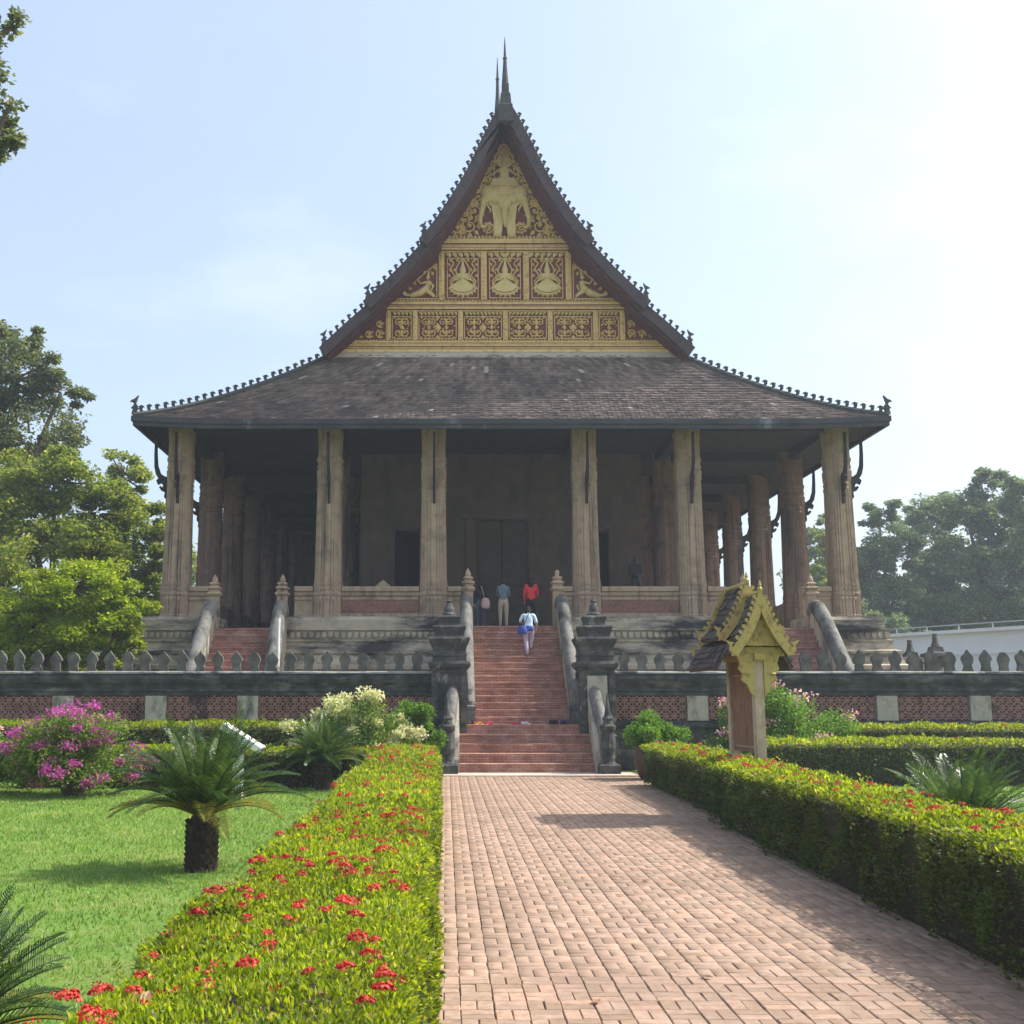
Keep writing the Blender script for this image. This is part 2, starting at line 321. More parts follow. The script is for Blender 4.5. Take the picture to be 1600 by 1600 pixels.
def place(me, name, parent, loc, scale=(1, 1, 1), rot=(0, 0, 0)):
    o = bpy.data.objects.new(name, me); COL.objects.link(o)
    base = ROOT[parent.name] if parent is not None else Vector((0, 0, 0))
    if parent is not None: o.parent = parent
    o.location = Vector(loc) - base; o.scale = scale; o.rotation_euler = rot; ROOT[o.name] = base
    return o
def fastmesh(name, V, F, mat, parent=None, rootloc=None):
    """V (n,3), F (m,k) numpy"""
    base = Vector((0, 0, 0))
    if parent is not None: base = ROOT[parent.name]
    elif rootloc is not None: base = Vector(rootloc)
    V = np.asarray(V, dtype=np.float32) - np.array(base, dtype=np.float32); F = np.asarray(F, dtype=np.int32); k = F.shape[1]
    me = bpy.data.meshes.new(name); me.vertices.add(len(V)); me.vertices.foreach_set('co', V.ravel())
    me.loops.add(F.size); me.loops.foreach_set('vertex_index', F.ravel())
    me.polygons.add(len(F)); me.polygons.foreach_set('loop_start', np.arange(0, F.size, k, dtype=np.int32))
    me.update(calc_edges=True); me.materials.append(MT[mat] if isinstance(mat, str) else mat)
    o = bpy.data.objects.new(name, me); COL.objects.link(o)
    if parent is not None: o.parent = parent
    else: o.location = base
    ROOT[o.name] = base
    return o
def leafgeo(P, D, L, W, fold=.25):
    """folded diamond leaves at P along D"""
    n = len(P); D = D / (np.linalg.norm(D, axis=1, keepdims=True) + 1e-9)
    S = np.cross(D, rng.normal(size=(n, 3))); S /= (np.linalg.norm(S, axis=1, keepdims=True) + 1e-9)
    U = np.cross(S, D); L = np.broadcast_to(L, (n,))[:, None]; W = np.broadcast_to(W, (n,))[:, None]
    mid = P + D * L * .5 + U * W * fold
    V = np.stack([P, mid + S * W * .5, P + D * L, mid - S * W * .5], 1).reshape(-1, 3)
    b = np.arange(n)[:, None] * 4
    F = np.concatenate([b + np.array([[0, 1, 2]]), b + np.array([[0, 2, 3]])], 1).reshape(-1, 3)
    return V, F
def smooth_curve(pts, n):
    """Catmull-Rom through points"""
    P = [Vector(p) for p in pts]; P = [P[0] * 2 - P[1]] + P + [P[-1] * 2 - P[-2]]; out = []
    m = len(P) - 3
    for i in range(n + 1):
        u = i / n * m; k = min(int(u), m - 1); t = u - k; a, b, c, d = P[k:k + 4]
        out.append(.5 * ((2 * b) + (c - a) * t + (2 * a - 5 * b + 4 * c - d) * t * t + (3 * b - a - 3 * c + d) * t ** 3))
    return out
A = 2.09           # x of the temple's axis

# ================================================================ ground
g = MB(); g.add([(-900, -300, -.03), (900, -300, -.03), (900, 2500, -.03), (-900, 2500, -.03)], [(0, 1, 2, 3)])
tag(g.build('ground', 'ground'), kind='structure')
g = MB(); g.box(-26, -1.0, -2, 30.9, -.02, 0.0); lawn = tag(g.build('lawn', 'lawn', rootloc=(-8, 15, 0)), kind='structure')
g = MB(); g.box(5.0, 34, -2, 30.9, -.02, 0.0); tag(g.build('lawn', 'lawn', rootloc=(12, 15, 0)), kind='structure')
g = MB(); g.box(-30, 40, 31.5, 90, -.01, 1.19); tag(g.build('terrace', 'ground', rootloc=(A, 50, 0)), kind='structure')
# grass blades
def grass(xr, yr, n, label, loc):
    x = rng.uniform(*xr, n); u = rng.uniform(0, 1, n); y = yr[0] + (yr[1] - yr[0]) * u ** 1.7
    P = np.stack([x, y, np.zeros(n)], 1); D = np.stack([rng.normal(0, .55, n), rng.normal(0, .55, n), np.ones(n)], 1)
    s = .6 + .05 * y
    D /= np.linalg.norm(D, axis=1, keepdims=True); L = rng.uniform(.025, .05, n)[:, None] * np.clip(s, .6, 1.3)[:, None]
    ang = rng.uniform(0, 6.28, n); S = np.stack([np.cos(ang), np.sin(ang), 0 * ang], 1) * (.0045 * np.clip(s * 1.5, 1, 3))[:, None]
    V = np.stack([P - S, P + S, P + D * L], 1).reshape(-1, 3); F = np.arange(3 * n).reshape(-1, 3)
    return tag(fastmesh('grass', V, F, 'grass', rootloc=loc), label, 'grass', kind='stuff')
grass((-11.5, -1.3), (3.5, 25), 150000, 'short mown green grass of the lawn left of the hedge', (-6, 14, 0))
grass((4.9, 18), (9, 26), 35000, 'mown green grass behind the right hedge', (10, 18, 0))

# ---------------------------------------------------------------- brick path
path = MB(); path.box(-.12, 4.9, -1.5, 28.4, -.06, -.022)
path = tag(path.build('brick_path', 'joint', rootloc=(2, 14, 0)), kind='structure')
c = .21; b = MB(); hx, hy = .1015, .0508
b.loft([[(-hx, -hy, -.03), (hx, -hy, -.03), (hx, hy, -.03), (-hx, hy, -.03)], [(-hx, -hy, -.006), (hx, -hy, -.006), (hx, hy, -.006), (-hx, hy, -.006)],
        [(-hx + .006, -hy + .006, 0), (hx - .006, -hy + .006, 0), (hx - .006, hy - .006, 0), (-hx + .006, hy - .006, 0)]])
b.f.pop(-2); b.m.pop()
brick_me = proto(b, 'brick', 'pave')
bricks = []
for i in range(24):
    for j in range(-4, 136):
        x0 = -.12 + c * i + .105 + .0; y0 = c * j + .105
        y0 += .008 * math.sin(i * 2.1)
        if y0 > 28.3 or x0 > 4.85: continue
        if (i + j) % 2 == 0:
            for k in (-1, 1): bricks.append((x0 + k * .0525, y0, 1))
        else:
            for k in (-1, 1): bricks.append((x0, y0 + k * .0525, 0))
bricks = [(x + rnd.gauss(0, .0022), y + rnd.gauss(0, .0022), a, rnd.gauss(0, .012) + (math.pi / 2 if a else 0), rnd.gauss(0, .0014), rnd.gauss(0, .007), rnd.gauss(0, .007)) for x, y, a in bricks]
vis = [q for q in bricks if q[1] > 6.6 and q[0] < 3.62 + .028 * q[1] and q[0] > -.1 and q[0] < .515 * q[1] + .1]
vis.sort(key=lambda q: q[1]); near = set(id(q) for q in vis[:300])
bv = np.array([v.co[:] for v in brick_me.vertices]); bf = [tuple(p.vertices) for p in brick_me.polygons]
VV, FF = [], []; cnt = 0
for q in bricks:
    x, y, a, rz, dz, tx, ty = q
    if id(q) in near:
        place(brick_me, 'brick', path, (x, y, dz - .003), rot=(tx, ty, rz)); continue
    M = Matrix.Translation((x, y, dz - .003)) @ Matrix.Rotation(rz, 4, 'Z') @ Matrix.Rotation(ty, 4, 'Y') @ Matrix.Rotation(tx, 4, 'X')
    M = np.array(M); VV.append(bv @ M[:3, :3].T + M[:3, 3])
    FF += [tuple(k + cnt for k in f) for f in bf]; cnt += len(bv)
o = fastmesh('paving_bricks', np.concatenate(VV), np.array([f for f in FF]), 'pave', path); o['kind'] = 'stuff'
for k in range(34):
    q = MB(); q.box(-.245, -.128 + rnd.uniform(-.004, .004), -1.4 + k * .87, -1.4 + k * .87 + .855, -.05, -.006 + rnd.uniform(-.004, .003)); q.build('kerb_stone', 'joint', path)
ap = MB(); ap.box(-.22, 4.75, 28.42, 29.6, -.05, .012); ap.box(1.9, 4.9, 28.2, 28.44, -.05, .03)
tag(ap.build('pavement', 'concrete', rootloc=(2, 29, 0)), kind='structure')

# ================================================================ TEMPLE
FL = 4.1
temple = thing('temple', (A, 50, 1.2), 'tall brown temple with steep tiered roof, golden gable and columned gallery', 'temple')
# --- platform: stacked mouldings following a rectangle with the front at y
def ringrect(e, z, y0=35.55, y1=64.0, hx=11.55):
    return [(A - hx - e, y0 - e, z), (A + hx + e, y0 - e, z), (A + hx + e, y1 + e, z), (A - hx - e, y1 + e, z)]
prof = [(1.25, 1.15), (1.25, 1.75), (1.05, 1.78), (1.05, 2.0), (.9, 2.1), (.98, 2.25), (.98, 2.45), (.72, 2.5), (.72, 2.75), (.82, 2.78), (.82, 2.9), (.60, 2.95), (.5, 3.25), (.56, 3.27), (.56, 3.36), (.38, 3.40), (.32, 3.62),
        (.36, 3.65), (.36, 3.70), (.28, 3.72), (.28, 3.98), (.36, 4.0), (.36, FL - .02)]
m = MB(); m.loft([ringrect(e, z) for e, z in prof]); plat = m.build('platform', 'platform', temple)
# dentil band of small leaves round the front of the platform
m = MB()
for i in range(118):
    x = A - 11.7 + i * .2
    if abs(x - A) < 1.75 or abs(abs(x - A) - 8.27) < 1.35: continue
    m.poly([(x - .07, 3.95), (x + .07, 3.95), (x + .075, 3.84), (x, 3.74), (x - .075, 3.84)], 35.2, 35.275)
o = m.build('leaf_frieze', 'platform', plat); o['kind'] = 'stuff'
# curb under the columns (left open at the stairs)
for a, bb in ((-11.75, -9.35), (-7.15, -1.55), (1.55, 7.15), (9.35, 11.75)):
    m = MB(); m.loft([[(A + a, 35.42, FL - .03), (A + bb, 35.42, FL - .03), (A + bb, 37.3, FL - .03), (A + a, 37.3, FL - .03)], [(A + a, 35.42, 4.34), (A + bb, 35.42, 4.34), (A + bb, 37.3, 4.34), (A + a, 37.3, 4.34)],
            [(A + a + .02, 35.5, 4.45), (A + bb - .02, 35.5, 4.45), (A + bb - .02, 37.3, 4.45), (A + a + .02, 37.3, 4.45)]]); m.build('column_curb', 'platform', temple)
# --- columns
def colring(w, z):
    q = [(.0, 1), (.22, 1), (.22, .93), (.30, .93), (.30, 1), (.44, 1), (.44, .92), (.50, .92), (.50, .97), (.62, .97), (.62, .86), (.74, .86), (.74, .80), (.80, .80)]
    h = q + [(b_, a_) for a_, b_ in reversed(q)][:-1]   # from (0,1) to (1,0)
    h = h[1:]
    pts = []
    for k in range(4):
        cs, sn = math.cos(-k * math.pi / 2), math.sin(-k * math.pi / 2)
        pts += [((a_ * cs - b_ * sn) * w, (a_ * sn + b_ * cs) * w, z) for a_, b_ in h]
    return pts
def column_mesh(z0, z1):
    m = MB(); w = .455
    m.loft([colring(w * s, z) for s, z in [(1.06, z0), (1.06, z0 + .12), (1.0, z0 + .16), (1.0, z0 + .75), (1.05, z0 + .78), (1.05, z0 + .84), (.985, z0 + .88), (.98, z0 + 1.25), (.955, z0 + 1.3),
            (.865, z0 + 4.55), (.90, z0 + 4.6), (.93, z0 + 4.85), (.93, z0 + 4.9), (.87, z0 + 4.94), (.87, z0 + 5.2), (.93, z0 + 5.24), (.93, z0 + 5.34), (.865, z0 + 5.38), (.86, z0 + 5.75), (.93, z1 - .25), (1.0, z1)]])
    return proto(m, 'column', 'column')
def petal_mesh(z0):
    m = MB()
    for zz, up, wd in ((z0 + .92, 1, .455 * .98), (z0 + 1.06, 1, .455 * .97), (z0 + .72, -1, .455 * 1.005), (z0 + 4.52, -1, .455 * .87), (z0 + 4.98, 1, .455 * .875), (z0 + 4.36, -1, .455 * .88)):
        for k in range(4):
            cs, sn = math.cos(k * math.pi / 2), math.sin(k * math.pi / 2)
            for i in range(4):
                u = (-.375 + i * .25) * wd * 1.15; hh = .14 * up
                P = [(u - .045, wd - .004, zz), (u + .045, wd - .004, zz), (u + .05, wd + .016, zz + hh * .4), (u, wd + .028, zz + hh), (u - .05, wd + .016, zz + hh * .4), (u, wd + .032, zz + hh * .35)]
                m.add([(x * cs - y * sn, x * sn + y * cs, z) for x, y, z in P], [(0, 1, 5), (1, 2, 5), (2, 3, 5), (3, 4, 5), (4, 0, 5)])
    return proto(m, 'petal_band', 'column')
COLM, PETM = column_mesh(0, 6.7), petal_mesh(0)
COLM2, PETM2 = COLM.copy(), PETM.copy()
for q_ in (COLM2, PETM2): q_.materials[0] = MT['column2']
Y0 = 36.6
FRONT = [-10.92, -5.95, -2.5, 2.5, 5.95, 10.92]
SIDE = [Y0 + 4.9 + 4.45 * i for i in range(6)]
def put_col(x, y, z=4.42, k=0):
    o = place((COLM, COLM2)[k], 'column', temple, (x, y, z)); p = bpy.data.objects.new('petal_band', (PETM, PETM2)[k]); COL.objects.link(p); p.parent = o; p['kind'] = 'stuff'; ROOT[p.name] = ROOT[o.name]; return o
for x in FRONT: put_col(A + x, Y0)
for y in SIDE:
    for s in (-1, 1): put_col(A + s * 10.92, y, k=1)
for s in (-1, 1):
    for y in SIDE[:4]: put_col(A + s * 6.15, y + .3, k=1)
# side curbs
for s in (-1, 1): MB().box(min(A + s * 10.3, A + s * 11.7), max(A + s * 10.3, A + s * 11.7), 37.31, 64, FL - .03, 4.44).build('column_curb', 'platform', temple)
# --- roof brackets (naga shape)
brk = [(-.03, 0), (.06, .02), (.05, .2), (.12, .28), (.10, .45), (.22, .50), (.30, .62), (.24, .66), (.20, .60), (.16, .66), (.22, .76), (.34, .70), (.40, .84), (.33, .92), (.42, 1.05), (.48, 1.3), (.50, 1.7), (.50, 2.15),
       (.56, 2.22), (.50, 2.3), (.42, 2.28), (.40, 1.75), (.36, 1.35), (.26, 1.08), (.12, .98), (-.03, .96)]
m = MB(); m.poly([(-u, z) for u, z in brk], -.04, .04, 'x'); BRK = proto(m, 'roof_bracket', 'wood')
for x in FRONT: place(BRK, 'roof_bracket', temple, (A + x + .02, Y0 - .42, 8.2))
for s in (-1, 1):
    for y in [Y0] + SIDE: place(BRK, 'roof_bracket', temple, (A + s * (10.92 + .41), y, 8.2), rot=(0, 0, R(90) * s))
# --- parapets between the columns, with a lattice brick band
def lattice(m, x0, x1, z0, z1, y, cell, t=.02, d=.06):
    """openwork star lattice on a grid"""
    nx = max(1, round((x1 - x0) / cell)); nz_ = max(1, round((z1 - z0) / cell)); cx, cz = (x1 - x0) / nx, (z1 - z0) / nz_
    def bar(a, b_):
        ax, az = a; bx, bz = b_; L = math.hypot(bx - ax, bz - az); px, pz = -(bz - az) / L * t, (bx - ax) / L * t
        j = rnd.uniform(0, .006)
        m.poly([(ax + px, az + pz), (ax - px, az - pz), (bx - px, bz - pz), (bx + px, bz + pz)], y + j, y + d)
    for i in range(nx):
        for k in range(nz_):
            X, Z = x0 + i * cx, z0 + k * cz
            bar((X, Z), (X + cx, Z + cz)); bar((X + cx, Z), (X, Z + cz))
            bar((X + cx / 2, Z), (X + cx / 2, Z + cz * .28)); bar((X + cx / 2, Z + cz), (X + cx / 2, Z + cz * .72))
            bar((X, Z + cz / 2), (X + cx * .28, Z + cz / 2)); bar((X + cx, Z + cz / 2), (X + cx * .72, Z + cz / 2))
def parapet(x0, x1, bands=True):
    m = MB(); yf = Y0 - .25
    m.box(x0, x1, yf, yf + .42, 4.43, 4.62); m.box(x0, x1, yf + .08, yf + .38, 4.62, 5.06); m.box(x0, x1, yf + .03, yf + .4, 5.06, 5.14)
    m.loft([[(x0, yf + a, z), (x1, yf + a, z), (x1, yf + .42 - a, z), (x0, yf + .42 - a, z)] for a, z in ((.06, 5.14), (.0, 5.2), (-.02, 5.26), (.02, 5.3), (-.05, 5.34), (-.05, 5.46), (-.02, 5.49))])
    o = m.build('parapet', 'column', temple)
    if bands:
        q = MB(); q.box(x0, x1, yf + .074, yf + .0795, 4.64, 5.02)
        lattice(q, x0, x1, 4.64, 5.04, yf + .04, .2, .018, .03); q.build('brick_lattice', 'terra', o)
    return o
for s in (-1, 1):
    a, b_ = sorted((A + s * 2.97, A + s * 5.48)); parapet(a, b_)
    a, b_ = sorted((A + s * 6.42, A + s * 7.02)); parapet(a, b_, False)
    a, b_ = sorted((A + s * 9.5, A + s * 10.45)); parapet(a, b_, False)
    a, b_ = sorted((A + s * 1.6, A + s * 2.03)); parapet(a, b_, False)
m = MB(); m.poly([(A - 4.45, 5.47), (A - 3.85, 5.47), (A - 4.15, 5.72)], Y0 - .1, Y0 + .06); m.build('parapet_stone', 'column', temple)
# side parapets
for s in (-1, 1):
    for i in range(len(SIDE) - 1):
        y = SIDE[i]; m = MB(); m.box(min(A + s * 10.8, A + s * 11.2), max(A + s * 10.8, A + s * 11.2), y + .48, SIDE[i + 1] - .48, 4.43, 5.45); m.build('side_parapet', 'column', temple)
# --- inner hall
m = MB(); Yc = 41.6
m.box(A - 5.3, A - 4.02, Yc, Yc + .6, FL, 12); m.box(A - 4.02, A - 3.08, Yc, Yc + .6, 8.1, 12); m.box(A - 4.02, A - 3.08, Yc, Yc + .6, FL, 5.2)
m.box(A - 3.08, A - .95, Yc, Yc + .6, FL, 12); m.box(A - .95, A + .95, Yc, Yc + .6, 8.75, 12); m.box(A + .95, A + 3.1, Yc, Yc + .6, FL, 12)
m.box(A + 3.1, A + 4.0, Yc, Yc + .6, 8.1, 12); m.box(A + 3.1, A + 4.0, Yc, Yc + .6, FL, 5.2); m.box(A + 4.0, A + 5.3, Yc, Yc + .6, FL, 12)
m.box(A - 5.3, A - 4.7, Yc + .6, 63, FL, 12); m.box(A + 4.7, A + 5.3, Yc + .6, 63, FL, 12); m.box(A - 10.5, A + 10.5, 63.0, 63.5, FL + .01, 11.9)
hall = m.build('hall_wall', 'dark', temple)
m = MB(); m.box(A - 4.7, A + 4.7, Yc + .9, Yc + 1.0, FL, 12); m.build('hall_shade_sheet', 'void', hall)  # near-black sheet paints the darkness behind door and windows
m = MB()
for s in (-1, 1): m.box(min(A + s * 1.0, A + s * 1.35), max(A + s * 1.0, A + s * 1.35), Yc - .18, Yc, FL, 8.5)
m.box(A - 1.5, A + 1.5, Yc - .22, Yc, 8.5, 8.8); m.poly([(A - 1.4, 8.8), (A + 1.4, 8.8), (A + .8, 9.4), (A, 10.4), (A - .8, 9.4)], Yc - .14, Yc + .01)
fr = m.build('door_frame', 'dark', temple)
for s in (-1, 1):
    m = MB(); x0, x1 = sorted((A + s * .02, A + s * .94)); m.box(x0, x1, Yc + .12, Yc + .2, FL + .05, 8.7)
    d = m.build('door_leaf', 'doorwood', temple)
    m = MB()
    for k in range(5): m.box(x0 + .12, x1 - .12, Yc + .085, Yc + .121, FL + .25 + k * .88, FL + .95 + k * .88)
    m.build('door_panel', 'doorwood', d)
for s in (-1, 1):
    m = MB(); x0, x1 = sorted((A + s * 3.09, A + s * 4.01))
    m.box(x0 - .14, x0, Yc - .06, Yc + .3, 5.1, 8.2); m.box(x1, x1 + .14, Yc - .06, Yc + .3, 5.1, 8.2); m.box(x0 - .2, x1 + .2, Yc - .1, Yc + .3, 8.2, 8.38)
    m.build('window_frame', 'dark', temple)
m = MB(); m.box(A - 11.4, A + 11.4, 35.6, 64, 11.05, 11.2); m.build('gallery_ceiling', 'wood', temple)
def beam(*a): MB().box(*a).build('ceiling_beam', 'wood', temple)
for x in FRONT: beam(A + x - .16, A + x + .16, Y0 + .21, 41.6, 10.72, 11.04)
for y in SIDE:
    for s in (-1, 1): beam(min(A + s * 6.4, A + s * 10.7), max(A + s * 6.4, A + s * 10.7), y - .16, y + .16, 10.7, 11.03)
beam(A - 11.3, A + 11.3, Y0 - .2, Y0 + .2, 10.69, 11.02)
# --- lower skirt roof
def skirt(s):      # s 0..1 eave to top : (half width, y front, z)
    k = .62 * s + .38 * s * s
    return 12.15 + (5.95 - 12.15) * s, 35.0 + 2.75 * s, 10.74 + 3.05 * k
NS = 14
m = MB(); yb = 66.5
def sk_ring(s, dz=0, ins=0):
    hw, y, z = skirt(s); up = .10 * (1 - s) ** 6
    L = [(A - hw + ins, y + ins, z + dz + up), (A - hw * .8, y + ins, z + dz), (A + hw * .8, y + ins, z + dz), (A + hw - ins, y + ins, z + dz + up),
         (A + hw - ins, yb + 35 - y - ins, z + dz + up), (A - hw + ins, yb + 35 - y - ins, z + dz + up)]
    return L
rings = [sk_ring(i / NS) for i in range(NS + 1)]
m.loft(rings, cap=False)
skirt_roof = m.build('skirt_roof', 'tile', temple)
m = MB(); m.loft([sk_ring(i / NS, -.16, .12) for i in range(NS + 1)], cap=False); m.build('rafter_soffit', 'wood', skirt_roof)
m = MB(); r0 = sk_ring(0); m.loft([[(x, y, z - .30) for x, y, z in sk_ring(0, 0, .10)], [(x, y, z - .30) for x, y, z in r0], [(x, y, z - .16) for x, y, z in r0], [(x, y, z - .16) for x, y, z in sk_ring(0, 0, -.05)], [(x, y, z + .012) for x, y, z in sk_ring(0, 0, -.05)], [(x, y, z + .02) for x, y, z in sk_ring(0.01, 0, 0)]], cap=False)
m.build('eave_fascia', 'fascia', temple)
# tiles: front slope and the two sides
def tiles(P, N_, rows, name, wide=.15):
    VV, FF = [], []; c0 = 0
    for j in range(rows):
        s0, s1 = j / rows, (j + 1.25) / rows
        w_ = P(.5, s0); a, b_ = P(0, s0), P(1, s0); n = max(2, int((Vector(b_) - Vector(a)).length / wide))
        off = .5 * (j % 2)
        for i in range(n):
            u0, u1 = (i + off) / (n + .5), (i + off + .96) / (n + .5)
            if u1 > 1: continue
            nn = Vector(N_(s0)); l0 = .038 + rnd.uniform(-.012, .014); l1 = .012; tw = rnd.uniform(-.006, .006); sl = rnd.uniform(-.006, .006)
            p = [Vector(P(u0, s0 + sl)) + nn * (l0 + tw), Vector(P(u1, s0 + sl)) + nn * (l0 - tw), Vector(P(u1, min(s1, 1))) + nn * l1, Vector(P(u0, min(s1, 1))) + nn * l1,
                 Vector(P(u0, s0 + sl)) + nn * .006, Vector(P(u1, s0 + sl)) + nn * .006]
            VV += p; FF += [(c0, c0 + 1, c0 + 2, c0 + 3), (c0 + 4, c0 + 5, c0 + 1, c0)]; c0 += 6
    o = fastmesh(name, np.array([tuple(v) for v in VV]), np.array(FF), 'tile', skirt_roof); o['kind'] = 'stuff'; return o
def Pf(u, s):
    hw, y, z = skirt(s); return (A - hw + 2 * hw * u, y, z + .10 * (1 - s) ** 6 * max(0, (abs(2 * u - 1) - .8) / .2))
tiles(Pf, lambda s: (0, -.72, .69), 27, 'roof_tiles')
for sg in (-1, 1):
    def Ps(u, s, sg=sg):
        hw, y, z = skirt(s); return (A + sg * hw, y + (yb + 35 - 2 * y) * u, z)
    tiles(Ps, lambda s, sg=sg: (sg * .44, 0, .9), 44, 'roof_tiles', .30)
# pale mortar strip where skirt meets the gable
m = MB(); m.loft([[(A - 6.1, 37.60, 13.62), (A + 6.1, 37.60, 13.62), (A + 6.1, 37.98, 13.62), (A - 6.1, 37.98, 13.62)], [(A - 5.95, 37.72, 13.84), (A + 5.95, 37.72, 13.84), (A + 5.95, 37.98, 13.84), (A - 5.95, 37.98, 13.84)]])
m.build('mortar_flashing', 'concrete', temple)
# --- crest finials
fin = [(-.055, 0), (.06, 0), (.03, .07), (.075, .13), (.06, .19), (.10, .24), (-.02, .30), (-.10, .26), (-.125, .19), (-.06, .22), (-.045, .15), (-.075, .08)]
m = MB(); m.poly(fin, -.035, .035); FIN = proto(m, 'crest_finial', 'finial')
hd = [(-.10, 0), (.10, 0), (.06, .12), (.11, .20), (.07, .30), (.02, .36), (.05, .46), (.10, .62), (.03, .56), (-.02, .50), (-.09, .48), (-.17, .42), (-.08, .40), (-.03, .33), (-.07, .26), (-.13, .20), (-.06, .16), (-.09, .08)]
hd = [(-x, z) for x, z in hd]
m = MB(); m.poly(hd, -.05, .05); HEAD = proto(m, 'naga_finial', 'finial')
def hip_pt(s, sg):
    hw, y, z = skirt(s); return Vector((A + sg * hw, y, z + .10 * (1 - s) ** 6))
for sg in (-1, 1):
    m = MB(); pts = [hip_pt(i / 12, sg) + Vector((0, 0, .04)) for i in range(13)]; m.tube(pts, .10, 6)
    hip = m.build('hip_ridge', 'finial', temple)
    for i in range(26):
        p = hip_pt(.035 + i * .0375, sg); place(FIN, 'crest_finial', hip, p + Vector((0, 0, .09)), scale=(sg * .88, .9, rnd.uniform(.76, .88)), rot=(0, rnd.uniform(-.08, .08), 0))
    p = hip_pt(.008, sg); place(HEAD, 'naga_finial', hip, p + Vector((0, 0, .06)), scale=(sg, 1, 1))
# --- main roof tiers
T1 = smooth_curve([(0.0, 0, 22.62), (.28, 0, 22.3), (.87, 0, 21.08), (1.37, 0, 19.98), (1.96, 0, 18.96), (2.54, 0, 18.06), (3.0, 0, 17.5)], 14)
T2 = smooth_curve([(2.55, 0, 17.86), (3.0, 0, 17.33), (3.55, 0, 16.7), (4.28, 0, 15.93), (4.92, 0, 15.32)], 9)
T3 = smooth_curve([(4.45, 0, 15.62), (4.85, 0, 15.22), (5.55, 0, 14.58), (6.42, 0, 13.72)], 8)
def offs(C, d):
    out = []
    for i, p in enumerate(C):
        t_ = (C[min(i + 1, len(C) - 1)] - C[max(i - 1, 0)]).normalized(); out.append(p + Vector((t_.z, 0, -t_.x)) * d)
    return out
def tier(C, y0, y1, dz, sg, first, name='roof_tier', crest=True):
    m = MB(); th = .20
    O, I = C, offs(C, th)
    if first: I[0] = Vector((0, 0, C[0].z - th * 2.0))
    def W(p, y): return (A + sg * p.x, y, p.z + dz)
    m.loft([[W(p, y) for p in O] + [W(p, y) for p in reversed(I)] for y in (y0 + .1, y1)])
    r = m.build(name, 'tile', temple)
    # bargeboard
    I2 = offs(C, .34); O2 = offs(C, -.03)
    if first: I2[0] = Vector((0, 0, C[0].z - .75)); O2[0] = Vector((0, 0, C[0].z + .06))
    m = MB(); m.loft([[W(p, y) for p in O2] + [W(p, y) for p in reversed(I2)] for y in (y0 - .07, y0 + .098)])
    bb = m.build('bargeboard', 'barge', temple)
    m = MB(); I3 = offs(C, .23); I4 = offs(C, .40)
    if first: I3[0] = Vector((0, 0, C[0].z - .5)); I4[0] = Vector((0, 0, C[0].z - .95))
    m.loft([[W(p, y) for p in I3] + [W(p, y) for p in reversed(I4)] for y in (y0 + .1, y1 if y1 < y0 + 3 else y0 + 1.7)])
    m.build('soffit_board', 'soffit', r)
    if crest:
        Ls = [0.0]
        for i in range(1, len(C)): Ls.append(Ls[-1] + (C[i] - C[i - 1]).length)
        d = .75 if first else .42
        while d < Ls[-1] - .25:
            i = max(k for k in range(len(C)) if Ls[k] <= d); f_ = (d - Ls[i]) / (Ls[i + 1] - Ls[i]); p = C[i].lerp(C[i + 1], f_)
            place(FIN, 'crest_finial', bb, (A + sg * p.x + sg * .03, y0 + .01, p.z + dz), scale=(sg * .72, .8, .74), rot=(0, sg * .25, 0)); d += .285
        e = C[-1]; place(HEAD, 'naga_finial', bb, (A + sg * (e.x - .14), y0 + .01, e.z + dz + .12), scale=(sg * .85, .85, .9))
for sg in (-1, 1):
    tier(T1, 36.55, 42.6, 0, sg, True); tier(T2, 36.75, 42.6, 0, sg, False); tier(T3, 36.95, 42.6, 0, sg, False)
    tier(T1, 42.0, 60, 2.1, sg, True); tier(T2, 42.2, 60, 2.1, sg, False); tier(T3, 42.35, 60, 2.0, sg, False, crest=False)
m = MB(); m.poly([(A - 6.0, 13.5), (A + 6.0, 13.5), (A + 4.9, 15.2 + 1.9), (A + 2.6, 19.6), (A, 24.2), (A - 2.6, 19.6), (A - 4.9, 15.2 + 1.9)], 43.2, 43.4); m.build('rear_gable', 'maroon', temple)
# spires
def spire(y, z, h):
    m = MB(); m.sq([(.26, -.5), (.24, .15), (.20, .2), (.17, .6), (.13, .64), (.12, 1.0)], (A, y, z)); 
    m.lathe([(.13, .9), (.11, 1.2), (.075, 1.7), (.06, 2.0 * h / 2.9), (.085, 2.05 * h / 2.9), (.05, 2.12 * h / 2.9), (.032, 2.5 * h / 2.9), (.008, h)], (A, y, z), 10)
    return m.build('roof_spire', 'finial', temple)
spire(36.6, 22.3, 2.85); spire(42.05, 24.4, 3.3)
# --- the pediment
YP = 37.9
ped = MB(); inner = [(0, 22.4), (1.06, 20.2), (2.1, 18.3), (2.95, 17.1), (4.4, 15.6), (5.7, 14.25), (6.0, 13.83)]
ped.poly([(A - x, z) for x, z in reversed(inner)] + [(A + x, z) for x, z in inner[1:]], YP, YP + .25)
pediment = ped.build('pediment', 'maroon', temple)
def inw(z):
    for (x0, z0), (x1, z1) in zip(inner, inner[1:]):
        if z1 <= z <= z0: return x0 + (x1 - x0) * (z0 - z) / (z0 - z1)
    return 6.0
